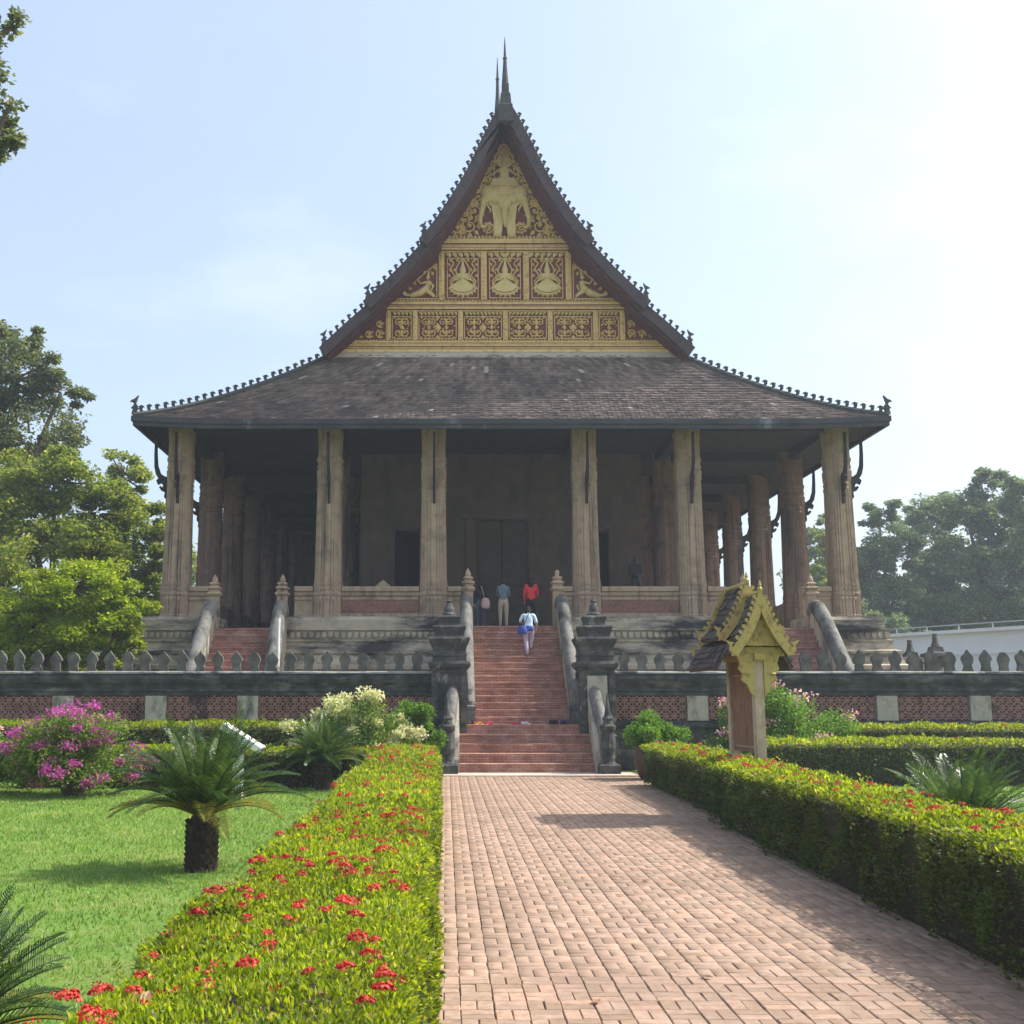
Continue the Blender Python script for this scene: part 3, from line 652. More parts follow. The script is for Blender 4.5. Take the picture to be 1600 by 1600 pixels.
# horizontal mouldings
m = MB()
def band(z0, z1, d, hw=None):
    h0, h1 = (inw(z0), inw(z1)) if hw is None else (hw, hw)
    m.poly([(A - h0, z0), (A + h0, z0), (A + h1, z1), (A - h1, z1)], YP - d, YP + .01)
for z0, z1, d in ((13.84, 13.95, .20), (13.95, 14.05, .15), (14.05, 14.13, .19), (14.13, 14.2, .13), (14.2, 14.26, .16)): band(z0, z1, d)
for z0, z1, d in ((15.36, 15.42, .10), (15.42, 15.5, .17), (15.5, 15.58, .13), (15.58, 15.66, .18), (15.66, 15.72, .10)): band(z0, z1, d, inw(15.45) - .25)
for z0, z1, d in ((17.56, 17.62, .1), (17.62, 17.7, .16), (17.7, 17.86, .11), (17.86, 17.93, .18), (17.93, 18.06, .12)): band(z0, z1, d, 2.42)
m.build('gilt_moulding', 'gold', pediment)
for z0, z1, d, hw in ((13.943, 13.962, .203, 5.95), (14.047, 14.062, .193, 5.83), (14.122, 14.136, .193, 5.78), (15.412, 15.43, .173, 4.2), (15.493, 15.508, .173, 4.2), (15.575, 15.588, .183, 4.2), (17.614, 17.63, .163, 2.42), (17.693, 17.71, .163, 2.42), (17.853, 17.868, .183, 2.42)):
    MB().box(A - hw, A + hw, YP - d, YP - .05, z0, z1).build('moulding_shade_line', 'recess', pediment)  # thin dark bars paint shadow lines between the mouldings
# pilasters with a ladder of small bosses
q = MB()
def pil(x, z0, z1, w_=.1):
    m = MB()
    m.box(A + x - w_, A + x + w_, YP - .10, YP + .01, z0, z1); m.box(A + x - w_ * .55, A + x + w_ * .55, YP - .125, YP - .099, z0 + .05, z1 - .05)
    z = z0 + .12
    while z < z1 - .08:
        q.ball((A + x, YP - .13, z), (.04, .03, .045), 6, 3); z += .14
    m.build('gilt_pilaster', 'gold', pediment)
for x in (-2.25, -.75, .75, 2.25): pil(x, 15.8, 17.56)
for x in (-4.12, -3.18, -1.58, 0, 1.58, 3.18, 4.12): pil(x, 14.32, 15.36, .085)
o = q.build('gilt_boss', 'gold', pediment); o['kind'] = 'stuff'
# leaf trims
def leaf_row(x0, x1, z, h, step, lean, name='leaf_trim'):
    m = MB(); n = max(1, int((x1 - x0) / step)); st = (x1 - x0) / n
    for i in range(n):
        x = A + x0 + (i + .5) * st; s = -lean * (1 if x > A else -1)
        P = [(x - st * .34, YP - .06, z), (x + st * .34, YP - .06, z), (x + st * .42 + s * h * .3, YP - .10, z - h * .55), (x + s * h * .8, YP - .07, z - h), (x - st * .42 + s * h * .3, YP - .10, z - h * .55), (x + s * .2 * h, YP - .15, z - h * .45)]
        m.add(P, [(0, 1, 5), (1, 2, 5), (2, 3, 5), (3, 4, 5), (4, 0, 5)])
    o = m.build(name, 'gold2', pediment); o['kind'] = 'stuff'
for a, b_ in ((-2.13, -.86), (-.63, .63), (.86, 2.13)): leaf_row(a, b_, 17.56, .2, .2, .5)
for a, b_ in ((-4.0, -3.3), (-3.06, -1.7), (-1.46, -.12), (.12, 1.46), (1.7, 3.06), (3.3, 4.0)): leaf_row(a, b_, 15.36, .15, .13, .5)
leaf_row(-2.3, 2.3, 18.06, -.15, .13, 0); leaf_row(-4.0, 4.0, 15.72, -.09, .12, 0); leaf_row(-5.3, 5.3, 14.26, -.08, .12, 0)
# saw-tooth trim down the slopes
m = MB()
for sg in (-1, 1):
    for (x0, z0), (x1, z1) in zip(inner[:-1], inner[1:]):
        L = math.hypot(x1 - x0, z1 - z0); n = int(L / .11)
        for i in range(n):
            t_ = (i + .5) / n; x, z = x0 + (x1 - x0) * t_, z0 + (z1 - z0) * t_; dx, dz = (x1 - x0) / L, (z1 - z0) / L
            if z < 14.3: continue
            e = (x - .13 * -dz * -1, z); nx_, nz2 = dz, -dx
            P = [(x + dx * .045 - .02 * 0, z + dz * .045), (x - dx * .045, z - dz * .045), (x + nx_ * .14, z + nz2 * .14)]
            m.poly([(A + sg * px, pz) for px, pz in P], YP - .07, YP - .01)
        m.poly([(A + sg * px, pz) for px, pz in ((x0, z0), (x1, z1), (x1 + dz * .05, z1 - dx * .05), (x0 + dz * .05, z0 - dx * .05))], YP - .08, YP + .005)
o = m.build('tooth_trim', 'gold', pediment); o['kind'] = 'stuff'
m = MB(); m.poly([(A - 1.95, 18.1), (A + 1.95, 18.1), (A + 1.02, 19.95), (A, 22.0), (A - 1.02, 19.95)], YP - .012, YP + .001); m.build('panel_ground', 'recess', pediment)
# scroll ornament
def spiral(m, cx, cz, r, turns, start, sgn, rad=.03, y=None, tail=None):
    y = YP - .05 if y is None else y; pts = []; rr = []
    n = int(14 * turns)
    if tail: pts.append((A + tail[0], y, tail[1])); rr.append(rad)
    for i in range(n + 1):
        t_ = i / n; a = start + sgn * turns * 2 * math.pi * t_; q_ = r * (1 - .82 * t_)
        pts.append((A + cx + q_ * math.cos(a), y - .03 * t_, cz + q_ * math.sin(a))); rr.append(rad * (1 - .35 * t_))
    m.tube(pts, rr, 5); m.ball((A + cx, y - .05, cz), (r * .26, .06, r * .26), 7, 4)
def leafblob(m, x, z, ang, L, w_=.09, y=None):
    y = YP - .03 if y is None else y; ca, sa = math.cos(ang), math.sin(ang)
    P = [(0, 0, 0), (L * .45, w_, -.02), (L, 0, 0), (L * .45, -w_, -.02), (L * .45, 0, -.075)]
    m.add([(A + x + u * ca - v * sa, y + d, z + u * sa + v * ca) for u, v, d in P], [(0, 1, 4), (1, 2, 4), (2, 3, 4), (3, 0, 4)])
def rosette_panel(x0, x1, z0, z1, two=True):
    m = MB(); t_ = .03; 
    for a, b_, c_, d_ in ((x0, x1, z0, z0 + t_), (x0, x1, z1 - t_, z1), (x0, x0 + t_, z0, z1), (x1 - t_, x1, z0, z1)):
        m.box(A + a, A + b_, YP - .05, YP + .002, c_ + .0005 * rnd.random(), d_)
    MB().box(A + x0 + .031, A + x1 - .031, YP - .012, YP + .001, z0 + .031, z1 - .031).build('panel_ground', 'recess', pediment)
    cs = [(x0 + (x1 - x0) * .27, 1), (x0 + (x1 - x0) * .73, 1)] if two else [((x0 + x1) / 2, 1)]
    cz = (z0 + z1) / 2; r = min((z1 - z0) * .23, .2)
    for cx, _ in cs:
        for sx in (-1, 1):
            for sz in (-1, 1):
                spiral(m, cx + sx * r * .62, cz + sz * r * .98, r * .78, 1.25, (math.pi if sx > 0 else 0), -sx * sz, .026)
                leafblob(m, cx + sx * r * 1.2, cz + sz * r * 1.75, math.atan2(sz, sx * .8), .16, .05)
        leafblob(m, cx, cz + r * .2, math.pi / 2, r * 1.6, .07); leafblob(m, cx, cz - r * .2, -math.pi / 2, r * 1.6, .07)
        m.ball((A + cx, YP - .05, cz), (.07, .06, .07), 7, 4)
    for i in range(22 if two else 11):
        leafblob(m, rnd.uniform(x0 + .08, x1 - .08), rnd.uniform(z0 + .1, z1 - .1), rnd.uniform(0, 6.28), .11, .038)
    if two:
        cx = (x0 + x1) / 2; h = .2
        m.add([(A + cx - .13, YP - .02, cz), (A + cx, YP - .02, cz - h), (A + cx + .13, YP - .02, cz), (A + cx, YP - .02, cz + h), (A + cx, YP - .1, cz)], [(0, 1, 4), (1, 2, 4), (2, 3, 4), (3, 0, 4)])
        for sz in (-1, 1): leafblob(m, cx, cz + sz * .26, sz * math.pi / 2, .2, .07)
    for i in range(int((x1 - x0) / .14)):
        for zz in (z0 + .07, z1 - .07): m.ball((A + x0 + .1 + i * .14, YP - .02, zz), .03, 5, 3)
    return m.build('scroll_panel', 'gold', pediment)
for a, b_, two in ((-3.06, -1.72, 1), (-1.46, -.12, 1), (.12, 1.46, 1), (1.72, 3.06, 1), (-4.0, -3.3, 0), (3.3, 4.0, 0)): rosette_panel(a, b_, 14.36, 15.2, two)
for sg in (-1, 1):
    m = MB()
    for x, z, r in ((4.42, 14.56, .16), (4.42, 14.92, .14), (4.8, 14.55, .15), (5.12, 14.5, .1)):
        spiral(m, sg * x, z, r, 1.4, 1 + x, sg, .028)
        for k in range(3): leafblob(m, sg * x, z, 2 * k + x, r * 1.25, .05)
    m.build('corner_scroll', 'gold', pediment)
# deity panels
def deity(x, z0, z1):
    m = MB(); hw = .56; t_ = .028
    for a, b_, c_, d_ in ((x - hw, x + hw, z0, z0 + t_), (x - hw, x + hw, z1 - t_, z1), (x - hw, x - hw + t_, z0 + t_, z1 - t_), (x + hw - t_, x + hw, z0 + t_, z1 - t_)):
        m.box(A + a, A + b_, YP - .05, YP + .002, c_, d_)
    for sg in (-1, 1):
        pts = smooth_curve([(A + x + sg * .34, YP - .04, z0 + .42), (A + x + sg * .46, YP - .05, z0 + .62), (A + x + sg * .30, YP - .05, z0 + .85), (A + x + sg * .44, YP - .05, z0 + 1.08), (A + x + sg * .32, YP - .04, z0 + 1.3), (A + x + sg * .46, YP - .04, z0 + 1.42)], 14)
        m.tube(pts, .026, 5)
        for dx, dz, an in ((.42, .55, 2.2), (.42, .8, .6), (.36, 1.02, 2.6), (.44, 1.2, .8), (.24, 1.36, 2.4), (.36, 1.42, .4), (.16, 1.42, 1.4), (.45, .98, 1.7)):
            leafblob(m, x + sg * dx, z0 + dz, an if sg > 0 else math.pi - an, .17, .065)
        m.ball((A + x + sg * .40, YP - .03, z0 + .50), .06, 6, 4)
    p = m.build('deity_panel', 'gold', pediment)
    m = MB(); cz = z0 + .48
    fan = [(x - .46, z0 + .42)] + [(x + .46 * math.cos(a), z0 + .42 + .30 * math.sin(a)) for a in [math.pi + math.pi * k / 10 for k in range(1, 10)]] + [(x + .46, z0 + .42), (x + .2, z0 + .60), (x, z0 + .66), (x - .2, z0 + .60)]
    m.poly([(A + u, z) for u, z in fan], YP - .09, YP + .004)
    for k in range(9):
        a = math.pi + math.pi * (k + .5) / 9; leafblob(m, x + .40 * math.cos(a), z0 + .42 + .26 * math.sin(a), a, .15, .07, YP - .06)
    m.loft([[(A + x + r_ * math.cos(j * math.pi / 4) , YP - .06 + .05 * math.sin(j * math.pi / 4), z0 + zz) for j in range(8)] for r_, zz in ((.30, .52), (.19, .64), (.27, .84), (.17, .92), (.07, .935), (.105, .985), (.11, 1.06), (.08, 1.14), (.055, 1.24), (.014, 1.46))])
    for sg in (-1, 1): m.tube([(A + x + sg * .22, YP - .07, z0 + .85), (A + x + sg * .34, YP - .09, z0 + .64), (A + x + sg * .05, YP - .15, z0 + .74)], [.062, .055, .04], 6)
    m.build('deity_figure', 'gold2', p)
    m = MB(); m.tube([(A + x + .40 * math.cos(a), YP - .10, z0 + .40 + .20 * math.sin(a)) for a in [math.pi * (1.06 + .88 * k / 12) for k in range(13)]], .013, 4); m.build('skirt_fold', 'recess', p)
    
    m = MB()
    for sg in (-1, 1):
        m.tube(smooth_curve([(A + x + sg * .2, YP - .03, z0 + .90), (A + x + sg * .25, YP - .04, z0 + 1.04), (A + x + sg * .16, YP - .04, z0 + 1.26), (A + x, YP - .05, z0 + 1.5)], 8), .026, 5)
    m.build('flame_arch', 'gold2', p)
for x in (-1.5, 0, 1.5): deity(x, 15.86, 17.36)
# side triangle figures
for sg in (-1, 1):
    m = MB()
    tri = [(2.42, 15.84), (3.98, 15.84), (2.42, 17.15)]
    for (x0, z0), (x1, z1) in zip(tri, tri[1:] + tri[:1]):
        L = math.hypot(x1 - x0, z1 - z0); nx_, nz2 = -(z1 - z0) / L * .02, (x1 - x0) / L * .02
        m.poly([(A + sg * (x0 + nx_), z0 + nz2), (A + sg * (x1 + nx_), z1 + nz2), (A + sg * (x1 - nx_), z1 - nz2), (A + sg * (x0 - nx_), z0 - nz2)], YP - .055, YP + .002)
    p = m.build('corner_panel', 'gold', pediment)
    m = MB(); X = lambda u: A + sg * u
    m.tube([(X(3.35), YP - .05, 15.95), (X(3.0), YP - .07, 16.05), (X(2.75), YP - .07, 16.25), (X(2.72), YP - .07, 16.48)], [.07, .13, .12, .09], 8)
    m.ball((X(2.74), YP - .08, 16.62), (.075, .06, .085), 8, 5); m.tube([(X(2.73), YP - .07, 16.66), (X(2.69), YP - .06, 16.95)], [.05, .01], 6)
    m.tube([(X(2.78), YP - .09, 16.45), (X(3.0), YP - .1, 16.38), (X(3.12), YP - .1, 16.55)], [.045, .04, .03], 6)
    m.tube([(X(2.68), YP - .09, 16.45), (X(2.55), YP - .1, 16.3), (X(2.62), YP - .1, 16.12)], [.045, .04, .03], 6)
    m.tube([(X(2.75), YP - .08, 16.1), (X(2.58), YP - .1, 15.98), (X(2.5), YP - .08, 15.9)], [.08, .06, .04], 6)
    m.tube(smooth_curve([(X(3.3), YP - .05, 15.96), (X(3.6), YP - .05, 16.02), (X(3.55), YP - .05, 16.2), (X(3.75), YP - .05, 15.95)], 8), [.06, .05, .05, .045, .04, .035, .03, .025, .02], 6)
    m.build('kneeling_figure', 'gold2', p)
    m = MB()
    for x, z, an in ((2.9, 16.75, 1.8), (2.55, 16.7, 1.2), (3.15, 16.35, .9), (3.3, 16.2, .3), (2.5, 16.9, 1.6), (3.5, 16.05, .5)): leafblob(m, sg * x, z, an if sg > 0 else math.pi - an, .2, .07)
    o = m.build('leaf_spray', 'gold', p); o['kind'] = 'stuff'
# elephant tympanum
el = MB()
E0 = 18.12
body = [(-.78, 1.62), (-.70, 1.95), (-.45, 2.02), (.45, 2.02), (.70, 1.95), (.78, 1.62), (.62, 1.3), (.46, 1.2), (.38, .6), (.40, .05), (.12, .05), (.06, .5), (.0, .62), (-.06, .5), (-.12, .05), (-.40, .05), (-.38, .6), (-.46, 1.2), (-.62, 1.3)]
el.poly([(A + x, E0 + z) for x, z in body], YP - .10, YP + .004)
el.loft([[(A + r_ * math.cos(j * math.pi / 4), YP - .10 + .10 * math.sin(j * math.pi / 4), E0 + zz) for j in range(8)] for r_, zz in ((.05, .78), (.14, .95), (.26, 1.2), (.34, 1.55), (.32, 1.85), (.18, 2.0))])
el.tube(smooth_curve([(A, YP - .16, E0 + 1.1), (A + .01, YP - .18, E0 + .7), (A + .03, YP - .16, E0 + .42), (A + .09, YP - .15, E0 + .36)], 7), [.12, .11, .1, .085, .075, .065, .05, .04], 8)
for sg in (-1, 1):
    el.ball((A + sg * .58, YP - .1, E0 + 1.62), (.26, .12, .32), 10, 6)
    el.tube(smooth_curve([(A + sg * .72, YP - .1, E0 + 1.45), (A + sg * .80, YP - .1, E0 + 1.05), (A + sg * .88, YP - .1, E0 + .65), (A + sg * .80, YP - .1, E0 + .38), (A + sg * .66, YP - .1, E0 + .42)], 9), [.14, .125, .11, .1, .09, .08, .07, .06, .05, .045], 8)
    el.tube([(A + sg * .66, YP - .12, E0 + 1.3), (A + sg * .5, YP - .16, E0 + 1.0), (A + sg * .52, YP - .17, E0 + .88)], [.04, .035, .01], 6)
    el.ball((A + sg * .33, YP - .12, E0 + 1.6), (.16, .05, .27), 8, 5)
    for zz in (.07,): el.ball((A + sg * .26, YP - .12, E0 + zz), (.15, .07, .08), 8, 4)
for sg in (-1, 1):
    el.tube(smooth_curve([(A + sg * .20, YP - .17, E0 + 1.88), (A + sg * .44, YP - .15, E0 + 1.86), (A + sg * .50, YP - .14, E0 + 1.55), (A + sg * .36, YP - .16, E0 + 1.28), (A + sg * .22, YP - .18, E0 + 1.34)], 9), .028, 5)
    el.ball((A + sg * .16, YP - .2, E0 + 1.55), (.035, .02, .03), 6, 4); el.ball((A + sg * .68, YP - .21, E0 + 1.62), (.03, .02, .03), 6, 4)
    el.tube([(A + sg * .15, YP - .19, E0 + 1.22), (A + sg * .22, YP - .23, E0 + 1.0), (A + sg * .18, YP - .26, E0 + .86)], [.04, .032, .01], 6)
    for k in range(3): el.ball((A + sg * (.17 + k * .09), YP - .18, E0 + .08), (.035, .03, .04), 6, 3)
for k in range(5): el.tube([(A - .13 + k * .008, YP - .24, E0 + 1.05 - k * .12), (A, YP - .29 + k * .004, E0 + 1.02 - k * .12), (A + .13 - k * .008, YP - .24, E0 + 1.05 - k * .12)], .012, 4)
el.tube([(A - .50, YP - .17, E0 + 1.98), (A, YP - .22, E0 + 1.96), (A + .50, YP - .17, E0 + 1.98)], .035, 5)
cap = MB(); cap.add([(A - .17, YP - .205, E0 + 1.93), (A + .17, YP - .205, E0 + 1.93), (A + .14, YP - .22, E0 + 1.66), (A, YP - .235, E0 + 1.46), (A - .14, YP - .22, E0 + 1.66), (A, YP - .25, E0 + 1.74)], [(0, 1, 5), (1, 2, 5), (2, 3, 5), (3, 4, 5), (4, 0, 5)]); cap.build('elephant_headdress', 'gold', pediment, recalc=False)
el.build('three_headed_elephant', 'gold2', pediment, smooth=False)
rd = MB()
rd.poly([(A - .50, E0 + 2.02), (A + .50, E0 + 2.02), (A + .40, E0 + 2.2), (A + .22, E0 + 2.26), (A - .22, E0 + 2.26), (A - .40, E0 + 2.2)], YP - .13, YP + .003)
rd.loft([[(A + r_ * math.cos(j * math.pi / 4), YP - .08 + .07 * math.sin(j * math.pi / 4), E0 + zz) for j in range(8)] for r_, zz in ((.24, 2.26), (.16, 2.36), (.21, 2.6), (.12, 2.68), (.06, 2.7), (.10, 2.78), (.10, 2.88), (.06, 2.98), (.015, 3.25))])
for sg in (-1, 1): rd.tube([(A + sg * .2, YP - .1, E0 + 2.58), (A + sg * .34, YP - .12, E0 + 2.42), (A + sg * .36, YP - .12, E0 + 2.62)], [.05, .045, .035], 6)
rd.tube([(A - .36, YP - .12, E0 + 2.3), (A - .36, YP - .12, E0 + 3.3)], [.022, .018], 6)
rd.build('elephant_rider', 'gold2', pediment)
ha = MB()
for sg in (-1, 1): ha.tube(smooth_curve([(A + sg * .16, YP - .04, E0 + 2.72), (A + sg * .34, YP - .05, E0 + 2.95), (A + sg * .22, YP - .05, E0 + 3.25), (A, YP - .05, E0 + 3.62)], 9), .04, 5)
ha.poly([(A - .15, E0 + 2.72), (A + .15, E0 + 2.72), (A + .28, E0 + 2.95), (A + .18, E0 + 3.22), (A, E0 + 3.52), (A - .18, E0 + 3.22), (A - .28, E0 + 2.95)], YP - .03, YP + .002)
ha.build('flame_halo', 'gold', pediment)
sc_ = MB()
spots = [(1.25, .34, .28), (1.72, .26, .2), (1.08, .92, .24), (1.44, .82, .2), (.98, 1.42, .2), (1.2, 1.3, .16), (.98, 1.85, .17), (.66, 2.3, .18), (.86, 2.2, .13), (.55, 2.72, .16), (.5, 3.1, .14), (.28, 3.42, .12), (.58, .28, .15), (.14, 3.72, .09)]
for sg in (-1, 1):
    for i, (x, z, r) in enumerate(spots):
        spiral(sc_, sg * x, E0 + .1 + z, r, 1.35, (1.2 + i * 1.7) if sg > 0 else math.pi - (1.2 + i * 1.7), sg * (1 if i % 2 else -1), .036)
        for k in range(8):
            an = i + k * .785; leafblob(sc_, sg * (x + r * .75 * math.cos(an)), E0 + .1 + z + r * .75 * math.sin(an), an if sg > 0 else math.pi - an, r * .95, .085)
for i in range(150):
    z = rnd.uniform(.12, 3.6); lim = 1.95 - z * .5; x = rnd.uniform(.42 if z < 2 else .3, max(.5, lim))
    if x > lim or (z < 1.3 and x < .92): continue
    a_ = rnd.uniform(0, 6.28)
    for sg in (-1, 1): leafblob(sc_, sg * x, E0 + .05 + z, a_ if sg > 0 else math.pi - a_, .12, .045)
o = sc_.build('vine_scrollwork', 'gold', pediment); o['kind'] = 'stuff'

# ================================================================ STAIRS
def rail_path(pts, n=14): return smooth_curve(pts, n)
def oval(w_, h, n=10): return [(w_ * math.cos(2 * math.pi * j / n), h * math.sin(2 * math.pi * j / n)) for j in range(n)]
def stupa_post(x, y, z0, h, parent, mat, w_=.16, broken=False):
    m = MB(); s = h / 1.8
    m.sq([(w_, 0), (w_, 1.08 * s), (w_ * 1.15, 1.1 * s), (w_ * 1.45, 1.16 * s), (w_ * 1.4, 1.2 * s), (w_ * 1.0, 1.24 * s), (w_ * .95, 1.3 * s), (w_ * 1.35, 1.34 * s), (w_ * 1.3, 1.38 * s), (w_ * .8, 1.42 * s), (w_ * .78, 1.46 * s), (w_ * 1.02, 1.49 * s), (w_ * .95, 1.53 * s), (w_ * .55, 1.56 * s)], (x, y, z0))
    if broken: m.lathe([(w_ * .5, 1.55 * s), (w_ * .42, 1.63 * s), (w_ * .5, 1.68 * s), (w_ * .3, 1.76 * s)], (x, y, z0), 7)
    else: m.lathe([(w_ * .5, 1.55 * s), (w_ * .62, 1.62 * s), (w_ * .5, 1.7 * s), (w_ * .22, 1.77 * s), (.01, 1.82 * s)], (x, y, z0), 10)
    return m.build('newel_post', mat, parent)
def wobble_step(x0, x1, y0, y1, z0, z1, parent):
    m = MB(); n = 10; j = [rnd.uniform(-.012, .012) for _ in range(n + 1)]; k_ = [rnd.uniform(-.008, .008) for _ in range(n + 1)]
    rings = []
    for i in range(n + 1):
        x = x0 + (x1 - x0) * i / n
        rings.append([(x, y0 + .004, z0), (x, y0 + k_[i] * .4 + .004, z1 - .07), (x, y0 - .012 + k_[i], z1 - .055), (x, y0 + j[i] * .5 - .008, z1 - .008), (x, y0 + .02 + j[i], z1 + j[i] * .35), (x, y1, z1), (x, y1, z0)])
    m.loft(rings); return m.build('step', 'brick', parent)
st = thing('brick_staircase', (A, 29.5, 0), 'wide red brick staircase with serpent balustrades leading up to the central door', 'staircase')
for i in range(5):
    z1 = 1.2 * (i + 1) / 5; y0 = 29.52 + .3 * i
    wobble_step(A - 1.74, A + 1.74, y0, y0 + .32 if i < 4 else 31.42, 0, z1, st)
nU = 15
for i in range(nU):
    z1 = 1.2 + (FL - 1.2) * (i + 1) / nU; y0 = 31.42 + .222 * i
    wobble_step(A - 1.33, A + 1.33, y0, y0 + .24 if i < nU - 1 else 35.55, 1.19, z1, st)
for s in (-1, 1):
    # upper flight: side wall, rounded serpent body, end block
    m = MB(); m.poly([(31.3, 1.2), (31.3, 1.75), (34.5, 4.75), (35.15, 4.75), (35.15, 1.2)], A + s * 1.335, A + s * 1.62, 'x'); m.build('stair_wall', 'stepstucco', st)
    p = rail_path([(A + s * 1.48, 34.95, 4.72), (A + s * 1.48, 34.72, 4.86), (A + s * 1.48, 34.3, 4.74), (A + s * 1.48, 33.2, 3.72), (A + s * 1.48, 32.2, 2.72), (A + s * 1.48, 31.55, 2.05), (A + s * 1.48, 31.28, 1.68)])
    m = MB(); m.sweep(p, oval(.19, .23)); m.build('balustrade', 'rail', st, smooth=True)
    m = MB(); m.sq([(.2, 0), (.2, .38), (.24, .4), (.24, .48), (.16, .52)], (A + s * 1.5, 31.15, 1.2)); m.lathe([(.15, .5), (.18, .62), (.12, .8), (.15, .95), (.1, 1.1), (.04, 1.2)], (A + s * 1.5, 31.15, 1.2), 9); m.build('serpent_head_block', 'rail', st)
    stupa_post(A + s * 1.40, 35.1, FL, 1.82, st, 'column', .155, s > 0)
    # lower flight
    m = MB(); m.poly([(29.35, 0), (29.35, .35), (29.6, .9), (30.1, 1.35), (30.7, 2.0), (31.2, 2.0), (31.2, 0)], A + s * 1.745, A + s * 1.98, 'x'); m.build('stair_wall', 'stepstucco', st)
    p = rail_path([(A + s * 1.92, 30.85, 2.1), (A + s * 1.93, 30.6, 1.98), (A + s * 1.96, 30.25, 1.62), (A + s * 2.0, 29.95, 1.3), (A + s * 2.02, 29.75, 1.12), (A + s * 2.03, 29.55, .85), (A + s * 2.04, 29.42, .4)])
    m = MB(); m.sweep(p, oval(.17, .2)); m.build('balustrade', 'rail', st, smooth=True)
    m = MB(); c_ = (A + s * 2.06, 29.25, .012)
    m.sq([(.27, 0), (.27, .2), (.22, .24)], c_); m.lathe([(.21, .22), (.16, .3), (.15, .45), (.2, .62), (.19, .85), (.15, 1.02), (.2, 1.1), (.21, 1.18), (.13, 1.24), (.12, 1.32), (.15, 1.38), (.09, 1.45), (.05, 1.7), (.012, 2.02)], c_, 12)
    m.build('end_post', 'black', st, smooth=False)
# corner staircases
def corner_stair(cx, label, pipe):
    t = thing('corner_staircase', (cx, 33, 1.2), label, 'staircase')
    n = 14
    for i in range(n):
        z1 = 1.2 + (FL - .08 - 1.2) * (i + 1) / n; y0 = 31.75 + .215 * i
        wobble_step(cx - .93, cx + .93, y0, y0 + .24 if i < n - 1 else 35.6, 1.19, z1, t)
    for s in (-1, 1):
        m = MB(); m.poly([(31.7, 1.2), (31.7, 1.8), (34.45, 4.5), (35.12, 4.5), (35.12, 1.2)], cx + s * .935, cx + s * 1.2, 'x'); m.build('stair_wall', 'stepstucco', t)
        p = rail_path([(cx + s * 1.08, 34.95, 4.5), (cx + s * 1.08, 34.72, 4.66), (cx + s * 1.09, 34.3, 4.5), (cx + s * 1.12, 33.3, 3.55), (cx + s * 1.16, 32.4, 2.55), (cx + s * 1.2, 31.9, 1.95), (cx + s * 1.2, 31.6, 1.4)])
        m = MB(); m.sweep(p, oval(.22, .25)); m.build('balustrade', 'rail', t, smooth=True)
        stupa_post(cx + s * 1.06, 35.0, FL - .1, 1.72, t, 'column', .15)
        m = MB(); m.lathe([(.08, 0), (.07, .9), (.1, 1.0), (.1, 1.05), (.05, 1.2), (.045, 1.3), (.008, 1.85)], (cx + s * 1.2, 31.7, 1.35), 8); m.build('spike', 'merlon', t)
    return t
corner_stair(A - 8.27, 'narrow red brick staircase between serpent rails at the left corner of the gallery', True)
corner_stair(A + 8.27, 'narrow brick staircase behind the roofed sign at the right corner of the gallery', False)
m = MB(); m.tube([(A - 8.27 + 1.32, 32.6, 1.19), (A - 8.27 + 1.32, 32.6, 4.2)], .05, 8)
tag(m.build('drain_pipe', 'pipe', None, rootloc=(A - 6.95, 32.6, 1.19)), 'thin white upright pipe beside the left corner staircase', 'pipe')

